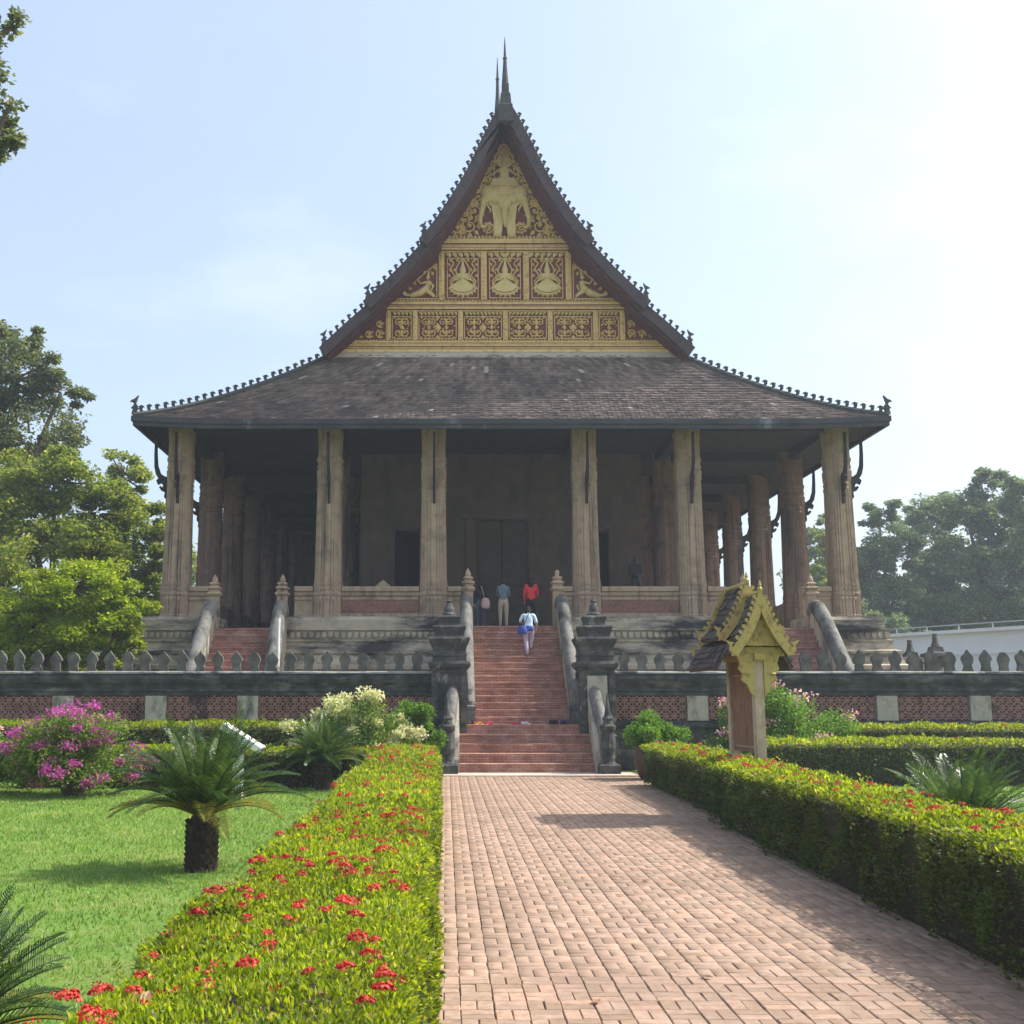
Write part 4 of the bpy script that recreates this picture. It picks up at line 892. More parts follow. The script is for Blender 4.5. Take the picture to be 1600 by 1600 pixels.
# ================================================================ BOUNDARY WALL
mer = [(-.15, 0), (.15, 0), (.13, .08), (.105, .18), (.13, .27), (.175, .36), (.14, .45), (.07, .54), (.0, .63), (-.07, .54), (-.14, .45), (-.175, .36), (-.13, .27), (-.105, .18), (-.13, .08)]
MER = []
for k in range(5):
    q = [(x * .97 + rnd.uniform(-.012, .012), z * .94 + (rnd.uniform(-.015, .015) if z > .02 else 0)) for x, z in mer]
    if k == 3: q[8] = (.03, .545); q[7] = (.075, .52); q[9] = (-.05, .55)
    m = MB(); m.poly(q, -.06, .06); MER.append(proto(m, 'merlon', 'merlon'))
def bwall(x0, x1, pils, label, mer0):
    t = thing('boundary_wall', ((x0 + x1) / 2, 31.2, 0), label, 'wall')
    m = MB(); m.box(x0, x1, 31.02, 31.48, 0, 1.12); m.box(x0, x1, 30.94, 31.48, 1.12, 1.2); m.box(x0, x1, 31.06, 31.46, 1.2, 1.30)
    m.build('plinth', 'coping', t)
    m = MB(); m.box(x0, x1, 31.26, 31.42, 1.3, 1.97); m.build('lattice_shade_sheet', 'void', t)  # near-black sheet paints the shade behind the lattice holes
    m = MB(); m.loft([[(x0, 31.25 - a, z), (x1, 31.25 - a, z), (x1, 31.25 + a, z), (x0, 31.25 + a, z)] for a, z in ((.17, 1.97), (.17, 2.07), (.21, 2.09), (.21, 2.16), (.18, 2.18), (.20, 2.24), (.27, 2.32), (.31, 2.42), (.31, 2.5), (.27, 2.56))]); m.build('coping', 'coping', t)
    m = MB(); n = int((x1 - x0) / .5); rr = []
    for i in range(n + 1):
        x = x0 + (x1 - x0) * i / n; j = rnd.uniform(-.012, .012); rr.append([(x, 30.92 + j, 2.562), (x, 30.92 + j, 2.60 + j), (x, 30.95, 2.63 + j * .6), (x, 31.55, 2.63), (x, 31.58, 2.562)])
    m.loft(rr); m.build('coping_ledge', 'ledge', t)
    xs = [x0] + sorted(pils) + [x1]
    for p_ in pils:
        m = MB(); m.box(p_ - .28, p_ + .28, 31.02, 31.3, 1.3, 1.965); m.build('pilaster', 'whitepil', t)
    for i in range(len(xs) - 1):
        a = xs[i] + (.29 if i else 0.02); b_ = xs[i + 1] - (.29 if i < len(xs) - 2 else .02)
        if b_ - a < .3 or b_ < -15 or a > 17.5: continue
        m = MB(); lattice(m, a, b_, 1.32, 1.95, 31.1, .215, .019, .1)
        m.build('lattice_panel', 'terra', t)
    x = mer0
    while x < x1 - .2:
        if x > x0 + .15: place(rnd.choice(MER), 'merlon', t, (x, 31.25, 2.615 + rnd.uniform(-.01, .01)), scale=(rnd.uniform(.95, 1.05), 1, rnd.uniform(.95, 1.04)), rot=(rnd.uniform(-.03, .03), rnd.uniform(-.025, .025), rnd.uniform(-.06, .06)))
        x += .5
    return t
bwall(-20, A - 2.44, [-18.08, -15.55, -13.01, -10.47, -7.93, -5.42, -2.88], 'blackened boundary wall with pointed merlons left of the central staircase', -19.8)
bwall(A + 2.44, 26, [6.87, 9.45, 12.05, 14.60, 17.15, 19.7, 22.3], 'blackened boundary wall with pointed merlons right of the central staircase', 4.92)
def gate_pillar(x, label):
    t = thing('gate_pillar', (x, 31.1, 0), label, 'pillar'); c_ = (x, 31.1, 0)
    m = MB(); m.sq([(.52, 0), (.52, .9), (.47, .95), (.47, 1.15), (.44, 1.2), (.44, 2.55), (.47, 2.6), (.47, 2.66)], c_); m.build('shaft', 'black', t)
    m = MB()
    for dx, dy in ((-1, -1), (1, -1), (-1, 1), (1, 1)): m.box(x + dx * .40 - .085, x + dx * .40 + .085, 31.1 + dy * .40 - .085, 31.1 + dy * .40 + .085, 1.21, 2.59)
    m.build('corner_pilaster', 'black', t)
    m = MB(); m.box(x - .27, x + .27, 30.645, 30.67, 1.25, 2.5); m.build('panel', 'whitepil' if x > A else 'black', t)
    m = MB(); m.sq([(.48, 2.66), (.56, 2.74), (.58, 2.82), (.55, 2.88), (.46, 2.9), (.45, 3.0), (.48, 3.05), (.46, 3.12), (.44, 3.16), (.46, 3.26), (.52, 3.38), (.57, 3.5), (.55, 3.54), (.40, 3.56), (.39, 3.62), (.43, 3.74), (.46, 3.82), (.44, 3.86), (.30, 3.88), (.27, 3.95), (.29, 4.03), (.32, 4.1), (.30, 4.13), (.2, 4.15)], c_); m.build('capital', 'black', t)
    m = MB(); m.lathe([(.2, 4.13), (.19, 4.2), (.14, 4.26), (.15, 4.34), (.10, 4.46), (.07, 4.52), (.10, 4.56), (.06, 4.6)], c_, 10); m.build('finial', 'black', t)
gate_pillar(A - 2.0, 'blackened tiered gate pillar on the left of the central staircase')
gate_pillar(A + 2.0, 'blackened tiered gate pillar on the right of the central staircase with white panel')
def far_post(x, y, h, label, grp=None):
    t = thing('boundary_post', (x, y, 1.2), label, 'post', grp)
    m = MB(); m.sq([(.36, 0), (.36, h * .45), (.44, h * .48), (.40, h * .55), (.34, h * .57), (.34, h * .68), (.46, h * .72), (.42, h * .76), (.24, h * .78), (.2, h * .84)], (x, y, 1.19)); m.build('shaft', 'black', t)
    m = MB(); m.lathe([(.2, h * .83), (.12, h * .9), (.09, h * .97), (.1, h)], (x, y, 1.19), 8); m.build('finial', 'black', t)
far_post(18.1, 44, 2.95, 'left of two dark stupa-topped posts behind the right wall')
far_post(19.1, 44, 3.2, 'right, taller of two dark stupa-topped posts behind the right wall')
far_post(-14.3, 44, 3.0, 'dark stupa-topped post below the bright tree, the left one')
far_post(-13.2, 44, 2.7, 'dark stupa-topped post below the bright tree, the right one')
# far pale building
t = thing('pale_building', (36, 72, 0), 'long low pale building with a railed roof edge behind the right trees', 'building')
def bseg(d0, d1, z0, z1, mat, name, off0=0., off1=6.):
    p0, p1 = Vector((28.6, 76.5, 0)), Vector((42.0, 50, 0)); d = (p1 - p0).normalized(); n = Vector((-d.y, d.x, 0)) * 1
    a, b_ = p0 + d * d0, p0 + d * d1; q = [a + n * off0, b_ + n * off0, b_ + n * off1, a + n * off1]
    m = MB(); m.loft([[(v.x, v.y, z) for v in q] for z in (z0, z1)]); return m.build(name, mat, t)
bseg(0, 30, 0, 5.9, 'whitewall', 'wall'); bseg(-.2, 30.2, 5.9, 6.1, 'whitewall', 'cornice', -.25, 6.25); bseg(-.05, 30, 4.55, 4.62, 'whitewall', 'string_course', -.08, .02)
for k in range(13): bseg(k * 2.4, k * 2.4 + .06, 6.1, 6.45, 'metal', 'rail_post', .1, .16)
bseg(0, 30, 6.4, 6.46, 'metal', 'top_rail', .08, .14)

# ================================================================ HEDGES
def vnoise(x, y, s, seed=0):
    """smooth value noise, vectorised"""
    x, y = x / s + seed * 17.3, y / s + seed * 9.1; xi, yi = np.floor(x), np.floor(y); fx, fy = x - xi, y - yi
    h = lambda a, b_: np.modf(np.abs(np.sin(a * 127.1 + b_ * 311.7 + seed) * 43758.5453))[0]
    fx, fy = fx * fx * (3 - 2 * fx), fy * fy * (3 - 2 * fy)
    return (h(xi, yi) * (1 - fx) + h(xi + 1, yi) * fx) * (1 - fy) + (h(xi, yi + 1) * (1 - fx) + h(xi + 1, yi + 1) * fx) * fy
def floret_mesh():
    n = 42; P, D = [], []
    for i in range(n):
        a = rnd.uniform(0, 6.28); r = rnd.random() ** .5; e = .042 * r
        P.append((e * math.cos(a), e * math.sin(a), rnd.uniform(.0, .03) * (1 - r * r) + .008)); D.append((math.cos(a) * r, math.sin(a) * r, .8))
    V, F = [], []; c0 = 0
    for p, d in zip(P, D):
        d = Vector(d).normalized(); t_ = Vector(p) + d * .022; a = d.orthogonal().normalized(); b_ = d.cross(a)
        ro = rnd.uniform(0, 1.5); a, b_ = a * math.cos(ro) + b_ * math.sin(ro), b_ * math.cos(ro) - a * math.sin(ro)
        V += [t_ + a * .0095, t_ + b_ * .0095, t_ - a * .0095, t_ - b_ * .0095, Vector(p)]; F += [(c0, c0 + 1, c0 + 2), (c0, c0 + 2, c0 + 3), (c0 + 4, c0, c0 + 2), (c0 + 4, c0 + 3, c0 + 1)]; c0 += 5
    m = MB(); m.add(V, F)
    o = m.build('flower_head', 'flower', None, recalc=False); me = o.data; bpy.data.objects.remove(o); return me
FLO = [floret_mesh() for _ in range(4)]
def hedge(name, label, fx, width, y0, y1, h, axis, dens, leaf, flowers=0, fseed=1, far=1.0, mat='hedge', fl_clump=.5, wob=.10, sides=(1, 1, 1, 1), bare=None, sunny=False, ragged=0.):
    """clipped hedge. axis 'y': runs along y with front face x = fx(y) .. fx(y)+width ; axis 'x': runs along x=y0..y1 with front y = fx"""
    f = fx if callable(fx) else (lambda t_: fx + 0 * t_)
    L = y1 - y0
    mid = (y0 + y1) / 2
    base = (float(f(np.array(mid))) + width / 2, mid, 0) if axis == 'y' else (mid, float(f(np.array(mid))) + width / 2, 0)
    t = thing(name, base, label, 'hedge')
    def W(s_, d, z): # along, depth, height -> world
        q = f(s_) + d
        return np.stack([q, s_, z], -1) if axis == 'y' else np.stack([s_, q, z], -1)
    sd_ = fseed * 3.7
    top = lambda s_, d: h + (vnoise(s_, d, .55, sd_) - .5) * .11 + (vnoise(s_, d, .16, sd_ + 1) - .5) * .05
    def edge(s_, z): return (vnoise(s_, z, .5, sd_ + 2) - .5) * wob * 1.6 + (vnoise(s_, z, .18, sd_ + 3) - .5) * wob * .7
    Ps, Ds, Ls = [], [], []
    def lsize(s_):
        return leaf * np.clip((s_ / 7.0) ** far if axis == 'y' else 1.0 + 0 * s_, .8, 2.6)
    def sample(n):
        if axis != 'y': return rng.uniform(y0, y1, n)
        u = rng.uniform(0, 1, n); k = .62                   # more leaves on the near stretch
        a, b_ = max(y0, 2) ** (1 - k), y1 ** (1 - k); return (a + (b_ - a) * u) ** (1 / (1 - k))
    n = int(L * width * dens)
    s_ = sample(n); d = rng.uniform(-.03, width + .03, n)
    if ragged:
        lim = ragged * (vnoise(s_, s_ * 0 + .3, .9, sd_ + 11) * 1.3 - .25); d = np.where(d < lim, lim + np.abs(rng.normal(0, .05, n)), d)
    z = top(s_, d) - rng.exponential(.02, n)
    # rounded shoulders
    ed = np.minimum(d + .03, width + .03 - d); z -= .09 * np.exp(-ed / .05)
    Ps.append(W(s_, d + np.where(d < width / 2, 1, -1) * 0, z - .02)); D = rng.normal(0, .55, (n, 3)); D[:, 2] = rng.uniform(.5, 1.3, n); Ds.append(D); Ls.append(lsize(s_))
    ntop = len(Ps)
    for side in (0, 1):
        if not sides[side]: continue
        n = int(L * h * dens * .9); s_ = sample(n); z = h * rng.uniform(0, 1, n) ** .8 * .97; e = edge(s_, z)
        dd = e - .02 if side == 0 else width - e * .9 + .02
        if ragged and side == 0: dd = dd + ragged * np.clip(vnoise(s_, s_ * 0 + .3, .9, sd_ + 11) * 1.3 - .25, 0, 1)
        dd = dd + (rng.exponential(.03, n) if side == 0 else -rng.exponential(.03, n))
        keep = rng.random(n) < np.clip(.35 + z * 2.2, 0, 1)
        if bare: keep &= ~((vnoise(s_, z, .35, sd_ + 5) > bare) & (rng.random(n) < .8))
        P = W(s_, dd, z)[keep]; D = rng.normal(0, .5, (n, 3)); ax = 0 if axis == 'y' else 1; D[:, ax] += -.8 if side == 0 else .8; D[:, 2] += .35
        Ps.append(P); Ds.append(D[keep]); Ls.append(lsize(s_)[keep])
    for end in (0, 1):
        if not sides[2 + end]: continue
        n = int(width * h * dens * .8); s_ = np.full(n, y0 if end == 0 else y1) + rng.normal(0, .03, n); d = rng.uniform(0, width, n); z = h * rng.uniform(0, 1, n) ** .8
        P = W(s_, d, z); D = rng.normal(0, .5, (n, 3)); ax = 1 if axis == 'y' else 0; D[:, ax] += -.8 if end == 0 else .8; D[:, 2] += .35
        Ps.append(P); Ds.append(D); Ls.append(lsize(s_))
    k = len(Ps[0])
    for _ in range(int(L * 7)):
        q = float(sample(1)[0]); d = rnd.uniform(.02, width - .02); z = float(top(np.array([q]), np.array([d]))[0]); hh = rnd.uniform(.03, .12); nl = rnd.randint(5, 11)
        tt_ = np.linspace(0, 1, nl); lx, ly = rnd.gauss(0, .03), rnd.gauss(0, .03)
        Ps.append(W(q + lx * tt_, d + ly * tt_, z - .02 + hh * tt_)); a_ = rng.uniform(0, 6.28, nl); Ds.append(np.stack([np.cos(a_) * .8, np.sin(a_) * .8, np.full(nl, .6)], 1)); Ls.append(lsize(np.full(nl, q)) * .9)
    P, D, LL = np.concatenate(Ps), np.concatenate(Ds), np.concatenate(Ls)
    LL = LL * rng.uniform(.5, 1.4, len(LL))
    young_lit = np.arange(len(P)) < k; young_lit |= (P[:, 2] > h - .10 - .06 * rng.random(len(P))) & (rng.random(len(P)) < .8)  # tops take the lighter leaf colour, sides the darker, as lit and shaded
    if sunny: young_lit[k:] |= ((P[k:, 0] if axis == 'y' else P[k:, 1]) > base[0 if axis == 'y' else 1] + width * .3) & (rng.random(len(P) - k) < .7)  # lighter leaf colour paints sunlight onto the sun-facing side
    for nm, sel, mm, wd in (('top_leaves', young_lit, mat, .42), ('side_leaves', ~young_lit, 'hedge_old_shaded', .5)):
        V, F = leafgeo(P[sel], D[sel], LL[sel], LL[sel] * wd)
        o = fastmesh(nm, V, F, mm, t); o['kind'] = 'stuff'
    # woody core
    m = MB(); k = max(2, int(L / .6)); rr = []
    ins = .09
    for i in range(k + 1):
        q = y0 + ins + (L - 2 * ins) * i / k; fq = float(f(np.array(q)))
        ins2 = ins + ragged
        e = [(fq + ins2, .0), (fq + width - ins, .0), (fq + width - ins, h - .16), (fq + width - .2, h - .10), (fq + .2 + ragged, h - .10), (fq + ins2, h - .16)]
        rr.append([(a, q, z) if axis == 'y' else (q, a, z) for a, z in e])
    m.loft(rr); m.build('branches', 'twig', t)
    # flower heads
    k = 0; tries = 0
    while k < flowers and tries < flowers * 30:
        tries += 1; q = float(sample(1)[0]); d = rnd.uniform(.03, width - .03)
        if float(vnoise(np.array([q]), np.array([d]), fl_clump, sd_ + 8)[0]) < rnd.uniform(-.1, .75): continue
        z = float(top(np.array([q]), np.array([d]))[0]) + .012
        p = W(np.array([q]), np.array([d]), np.array([z + rnd.uniform(-.03, .015)]))[0]; sc2 = rnd.uniform(.4, .85) * (1 + .02 * max(0, q - 8) if axis == 'y' else 1.4)
        place(FLO[k % 4], 'flower_head', t, tuple(p), scale=(sc2,) * 3, rot=(rnd.uniform(-.3, .3), rnd.uniform(-.3, .3), rnd.uniform(0, 6))); k += 1
    if flowers > 100:
        VV, FF, c0 = [], [], 0
        src = [(np.array([v.co[:] for v in me.vertices]), np.array([tuple(p.vertices) for p in me.polygons])) for me in FLO]
        for k in range(int(flowers * 1.5)):
            q = float(sample(1)[0]); d = rnd.uniform(-.02, width + .02)
            if float(vnoise(np.array([q]), np.array([d]), fl_clump * .7, sd_ + 8)[0]) < rnd.uniform(.1, .8): continue
            z = float(top(np.array([q]), np.array([d]))[0]) + rnd.uniform(-.03, .02); p = W(np.array([q]), np.array([d]), np.array([z]))[0]
            v, fc = src[k % 4]; keep = rnd.randint(6, 40); fc = fc[:keep * 2]; Mx = np.array(Matrix.Rotation(rnd.uniform(0, 6), 3, 'Z') @ Matrix.Rotation(rnd.uniform(-.6, .6), 3, 'X'))
            VV.append(v @ Mx.T * rnd.uniform(.4, .85) * (1 + .025 * max(0, q - 8)) + p); FF.append(fc + c0); c0 += len(v)
        if VV: o = fastmesh('small_flower_heads', np.concatenate(VV), np.concatenate(FF), 'flower', t); o['kind'] = 'stuff'
    return t
hedge('clipped_hedge', 'long clipped yellow-green hedge with red flower heads along the left edge of the path', lambda y: -1.30 - .004 * y, 1.17, 2.6, 25.2, .86, 'y', 3900, .037, 240, 1, .55, wob=.12, fl_clump=.55, bare=.66, sunny=True, ragged=.2)
hedge('clipped_hedge', 'long near hedge with dark shaded side along the right edge of the path', lambda y: 3.64 + .028 * y, .78, 3.2, 17.9, .95, 'y', 3200, .037, 101, 2, .55, wob=.12, bare=.66)
hedge('clipped_hedge', 'short far stretch of hedge between the roofed sign and the stair foot', lambda y: 4.25 + .008 * y, .95, 17.3, 25.6, .90, 'y', 1900, .052, 60, 3, .0, wob=.12)
hedge('clipped_hedge', 'tall clipped hedge crossing the garden right of the roofed sign', 25.2, 1.3, 6.7, 22, .97, 'x', 800, .075, 12, 4, 0, sides=(1, 0, 1, 0))
hedge('clipped_hedge', 'farther hedge under the right boundary wall behind the tall clipped hedge', 28.5, .9, 9.4, 22, 1.22, 'x', 800, .075, 22, 5, 0, sides=(1, 0, 1, 0))
hedge('clipped_hedge', 'clipped hedge under the left boundary wall behind the magenta bush', 27.7, 1.1, -19, -3.3, 1.30, 'x', 800, .075, 14, 6, 0, sides=(1, 0, 0, 1))
hedge('clipped_hedge', 'low clipped hedge crossing the left lawn behind the cycads', 24.5, .8, -9.2, -1.35, .84, 'x', 1000, .07, 18, 7, 0)

# ================================================================ TREES AND SHRUBS
def tree(name, label, base, trunk_h, r0, blobs, n, leaf, mat, seed, lean=(0, 0), clump=.55, group=None, parts=('trunk', 'crown'), tight=1.0):
    """blobs: crown ellipsoids (centre offset xyz from base, radii xyz)"""
    rg = np.random.default_rng(seed); rr = random.Random(seed); t = thing(name, base, label, 'tree', group)
    B = Vector(base); top = B + Vector((lean[0], lean[1], trunk_h)); m = MB()
    pts = [B, B + (top - B) * .35 + Vector((rr.uniform(-.15, .15), rr.uniform(-.15, .15), 0)), B + (top - B) * .7, top]
    cv = smooth_curve(pts, 8); m.tube([p - Vector((0, 0, .1 if i == 0 else 0)) for i, p in enumerate(cv)], [r0 * (1.3 if i == 0 else 1 - .055 * i) for i in range(9)], 9)
    vol = [b_[1][0] * b_[1][1] * b_[1][2] for b_ in blobs]; tot = sum(vol); Pn, Dn = [], []
    for (c_, r_), v_ in zip(blobs, vol):
        C = B + Vector(c_); k = max(9, int(75 * (v_ / tot) ** .7 * (n / 12000) ** .35)); nn = int(n * v_ ** .6 / sum(q_ ** .6 for q_ in vol))
        mid = top.lerp(C, .5) + Vector((rr.uniform(-.3, .3), rr.uniform(-.3, .3), -.2)); m.tube(smooth_curve([cv[6], mid, C], 6), [r0 * .5 * (1 - .11 * i) for i in range(7)], 6)
        for _ in range(k):
            d = Vector((rr.gauss(0, 1), rr.gauss(0, 1), rr.gauss(.15, .9))).normalized(); q = rr.uniform(.45, 1.0)
            cc = C + Vector((d.x * r_[0] * q, d.y * r_[1] * q, d.z * r_[2] * q))
            if rr.random() < .6:
                a = C.lerp(cc, .2); m.tube([a, a.lerp(cc, .55) + Vector((rr.uniform(-.2, .2), rr.uniform(-.2, .2), rr.uniform(-.1, .15))), cc], [r0 * .17, r0 * .11, r0 * .04], 4)
            w_ = clump * (sum(r_) / 3) * rr.uniform(.32, .74) * tight; kk = max(3, int(nn / k * rr.uniform(.5, 1.5)))
            P = rg.normal(0, 1, (kk, 3)); P /= np.linalg.norm(P, axis=1, keepdims=True) + 1e-6; P *= (rg.uniform(0, 1, kk) ** .45)[:, None] * np.array([w_, w_, w_ * .62])
            Pn.append(P + np.array(cc)); D = rg.normal(0, 1, (kk, 3)); D[:, 2] = D[:, 2] * .5 - .25; Dn.append(D)
    m.build(parts[0], 'bark', t)
    P, D = np.concatenate(Pn), np.concatenate(Dn); LL = leaf * rg.uniform(.6, 1.35, len(P)); V, F = leafgeo(P, D, LL, LL * .55)
    o = fastmesh(parts[1], V, F, mat, t); o['kind'] = 'stuff'; return t
tree('tree', 'tall dark-leaved tree at the left edge, highest of the trees behind the wall', (-20.1, 50, 1.2), 8, .42, [((.1, 0, 15.15), (2.5, 2.3, 2.1)), ((2.35, 0, 14.6), (1.25, 1.1, 1.2)), ((1.0, 0, 12.3), (2.8, 2.5, 2.05)), ((-1.9, 0, 14.4), (2.4, 2.1, 2.6)), ((.3, 0, 16.8), (1.5, 1.3, 1.05)), ((-1.8, 0, 17.4), (1.8, 1.6, 1.2))], 34000, .19, 'tree_a', 11)
tree('tree', 'yellow-green tree left of the gallery in front of the tall dark tree', (-16.2, 46, 1.2), 5, .34, [((-.2, 0, 9.7), (2.3, 2, 1.6)), ((-1.6, 0, 8.35), (2.5, 2.3, 1.9)), ((1.6, 0, 8.35), (2, 1.8, 1.6)), ((.1, 0, 6.7), (3.2, 2.9, 1.3))], 34000, .18, 'tree_b', 12)
tree('tree', 'rounded grey-green tree standing closest to the left end of the gallery', (-16, 55, 1.2), 5, .36, [((-.1, 0, 11.6), (1.45, 1.3, 1.45)), ((.6, 0, 9.5), (1.4, 1.2, 1.75)), ((-.7, 0, 7.3), (2.4, 2.1, 1.75)), ((1.1, 0, 5.7), (1.25, 1.1, 1.9)), ((-.9, 0, 4.8), (2.2, 2, 1.9)), ((1.9, 0, 8.2), (1.1, 1, 2.0)), ((2.2, 0, 3.4), (1.2, 1, 2))], 38000, .2, 'tree_b', 13)
tree('tree', 'low bright lime-green tree behind the left boundary wall', (-10.75, 32.9, 1.2), 1.5, .18, [((-.3, 0, 3.9), (1.8, 1.0, 1.05)), ((1.2, 0, 3.1), (.9, .7, 1.1)), ((-1.6, 0, 3.2), (1.4, 1.0, 1.15)), ((0, 0, 2.35), (2.05, 1.1, .85)), ((1.4, 0, 2.0), (.6, .5, .65)), ((-1.05, 0, 1.9), (1.7, 1.0, .7)), ((.2, 0, 1.15), (1.9, 1.0, .55))], 42000, .115, 'tree_c', 14)
tree('tree', 'shaded tree at the left edge beneath the tall dark tree', (-15.62, 40.5, 1.2), 2.6, .3, [((-.3, 0, 4.4), (2.1, 1.9, 1.85)), ((1.4, 0, 2.8), (2.1, 1.9, 1.2)), ((-1.1, 0, 2.5), (1.7, 1.5, 1.4))], 24000, .16, 'tree_b', 15)
tree('tree', 'tree crown glimpsed far behind the left side columns', (-20.7, 90, 0), 6, .35, [((.2, 0, 12), (3.1, 2.8, 2.9)), ((-.2, 0, 8.6), (3.1, 2.8, 2.1)), ((1, 0, 5.5), (3.4, 2.8, 2.4))], 13000, .3, 'tree_b', 16)
# near tree whose outer twigs hang into the top-left corner
tree('tree', 'near tree whose leafy twigs hang into the top left corner', (-15.2, 23.5, 0), 11, .4, [((4.85, 0, 16.8), (.75, .6, 1.2)), ((5.0, 0, 14.1), (.8, .55, 1.3)), ((3.4, 0, 15.6), (1.6, 1.3, 2.5)), ((4.5, 0, 18.7), (.9, .8, .9)), ((.5, 0, 16), (2.5, 2.5, 2.6)), ((-2.5, 0, 16), (2.4, 2.5, 2.4))], 26000, .15, 'tree_a', 17)
# right-hand trees
tree('tree', 'slender open-crowned tree just right of the gallery corner column', (33.9, 86, 0), 8, .32, [((-.3, 0, 16.2), (1.6, 1.4, 1.5)), ((.9, 0, 13.6), (2.4, 2.1, 2.1)), ((-1.1, 0, 11.6), (2.1, 1.9, 2.4)), ((.4, 0, 9.0), (3.2, 2.9, 2.4)), ((0, 0, 6.2), (3.2, 2.5, 1.8))], 30000, .28, 'tree_d', 21, tight=1.0)
tree('tree', 'broad blue-green tree in the middle of the right group', (40.1, 90, 0), 8, .45, [((-.1, 0, 16.4), (2.9, 2.6, 2.0)), ((.4, 0, 12.6), (3.2, 2.9, 2.6)), ((-1.6, 0, 10.2), (2.9, 2.6, 2.4)), ((1.2, 0, 8.4), (3.6, 3.2, 2.1)), ((-1, 0, 6), (4, 3, 2))], 42000, .29, 'tree_d', 22, tight=1.1)
tree('tree', 'tallest tree of the right group with layered crown', (40.7, 84, 0), 10, .45, [((.15, 0, 18.0), (1.6, 1.4, 1.5)), ((-1.2, 0, 15.8), (2.7, 2.4, 1.8)), ((1.75, 0, 15), (2.5, 2.3, 1.9)), ((0, 0, 11.9), (3.4, 3, 2.4)), ((-.7, 0, 8.5), (3.4, 3, 2)), ((1.5, 0, 7), (3, 3, 2))], 44000, .28, 'tree_d', 23, tight=1.05)
tree('tree', 'tree at the right edge of the picture with brownish-green crown', (42.6, 80, 0), 8, .42, [((-.5, 0, 16.4), (1.9, 1.7, 1.8)), ((.9, 0, 14.2), (2.6, 2.3, 2.8)), ((-.5, 0, 11), (2.8, 2.5, 2.3)), ((.2, 0, 8.2), (2.8, 2.5, 2.1)), ((3, 0, 11), (2.6, 2.5, 3))], 36000, .27, 'tree_d', 24, tight=1.05)
tree('tree', 'grey-green tree filling the gap right of the corner column behind the slender tree', (32.6, 96, 0), 8, .34, [((0, 0, 15.6), (2.4, 2.2, 2.0)), ((-1.4, 0, 12.4), (2.6, 2.4, 2.4)), ((1.6, 0, 12.2), (2.8, 2.4, 2.6)), ((0, 0, 8.6), (3.4, 3, 2.6)), ((-2.8, 0, 6.8), (2.6, 2.4, 2.2))], 26000, .31, 'tree_d', 28)
tree('tree', 'low yellow-green tree seen between the right corner columns', (28.4, 84, 0), 5, .3, [((0, 0, 13), (1.3, 1.1, 2)), ((-.5, 0, 10.2), (1.8, 1.6, 2.2)), ((.5, 0, 8.2), (2, 1.7, 1.6)), ((-.3, 0, 5.6), (2.4, 2, 1.8))], 15000, .25, 'tree_b', 25)
tree('tree', 'bushy undergrowth tree in front of the left end of the pale building', (30.3, 78, 0), 2.5, .25, [((-.1, 0, 6.4), (2.2, 2, 1.3)), ((1.6, 0, 5.4), (1.8, 1.8, 1.2)), ((-2.1, 0, 7), (1.8, 1.6, 1.8)), ((-1, 0, 4), (3, 2, 1.8))], 18000, .23, 'tree_d', 26)
tree('tree', 'bushy leafy sapling beside the far right corner of the platform', (17.2, 46, 1.2), 1.0, .1, [((0, 0, 1.7), (.9, .8, 1.0)), ((.4, 0, .8), (.9, .8, .7))], 6000, .13, 'tree_d', 27)
# far wood closing the horizon
P, D, LL = [], [], []
for side in (-1, 1):
    n = 30000; x = rng.uniform(22, 260, n) * side; y = rng.uniform(125, 150, n); hgt = 7 + 6 * vnoise(x, x * 0, 14, 3) + 3 * vnoise(x, x * 0, 4, 5)
    z = hgt * rng.uniform(0, 1, n) ** .7; P.append(np.stack([x, y, z], 1))
P = np.concatenate(P); D = rng.normal(0, 1, P.shape); V, F = leafgeo(P, D, rng.uniform(.8, 1.6, len(P)), .8)
tag(fastmesh('distant_wood', V, F, 'tree_d', rootloc=(0, 135, 0)), 'distant belt of trees along the horizon behind the temple', 'wood', kind='stuff')

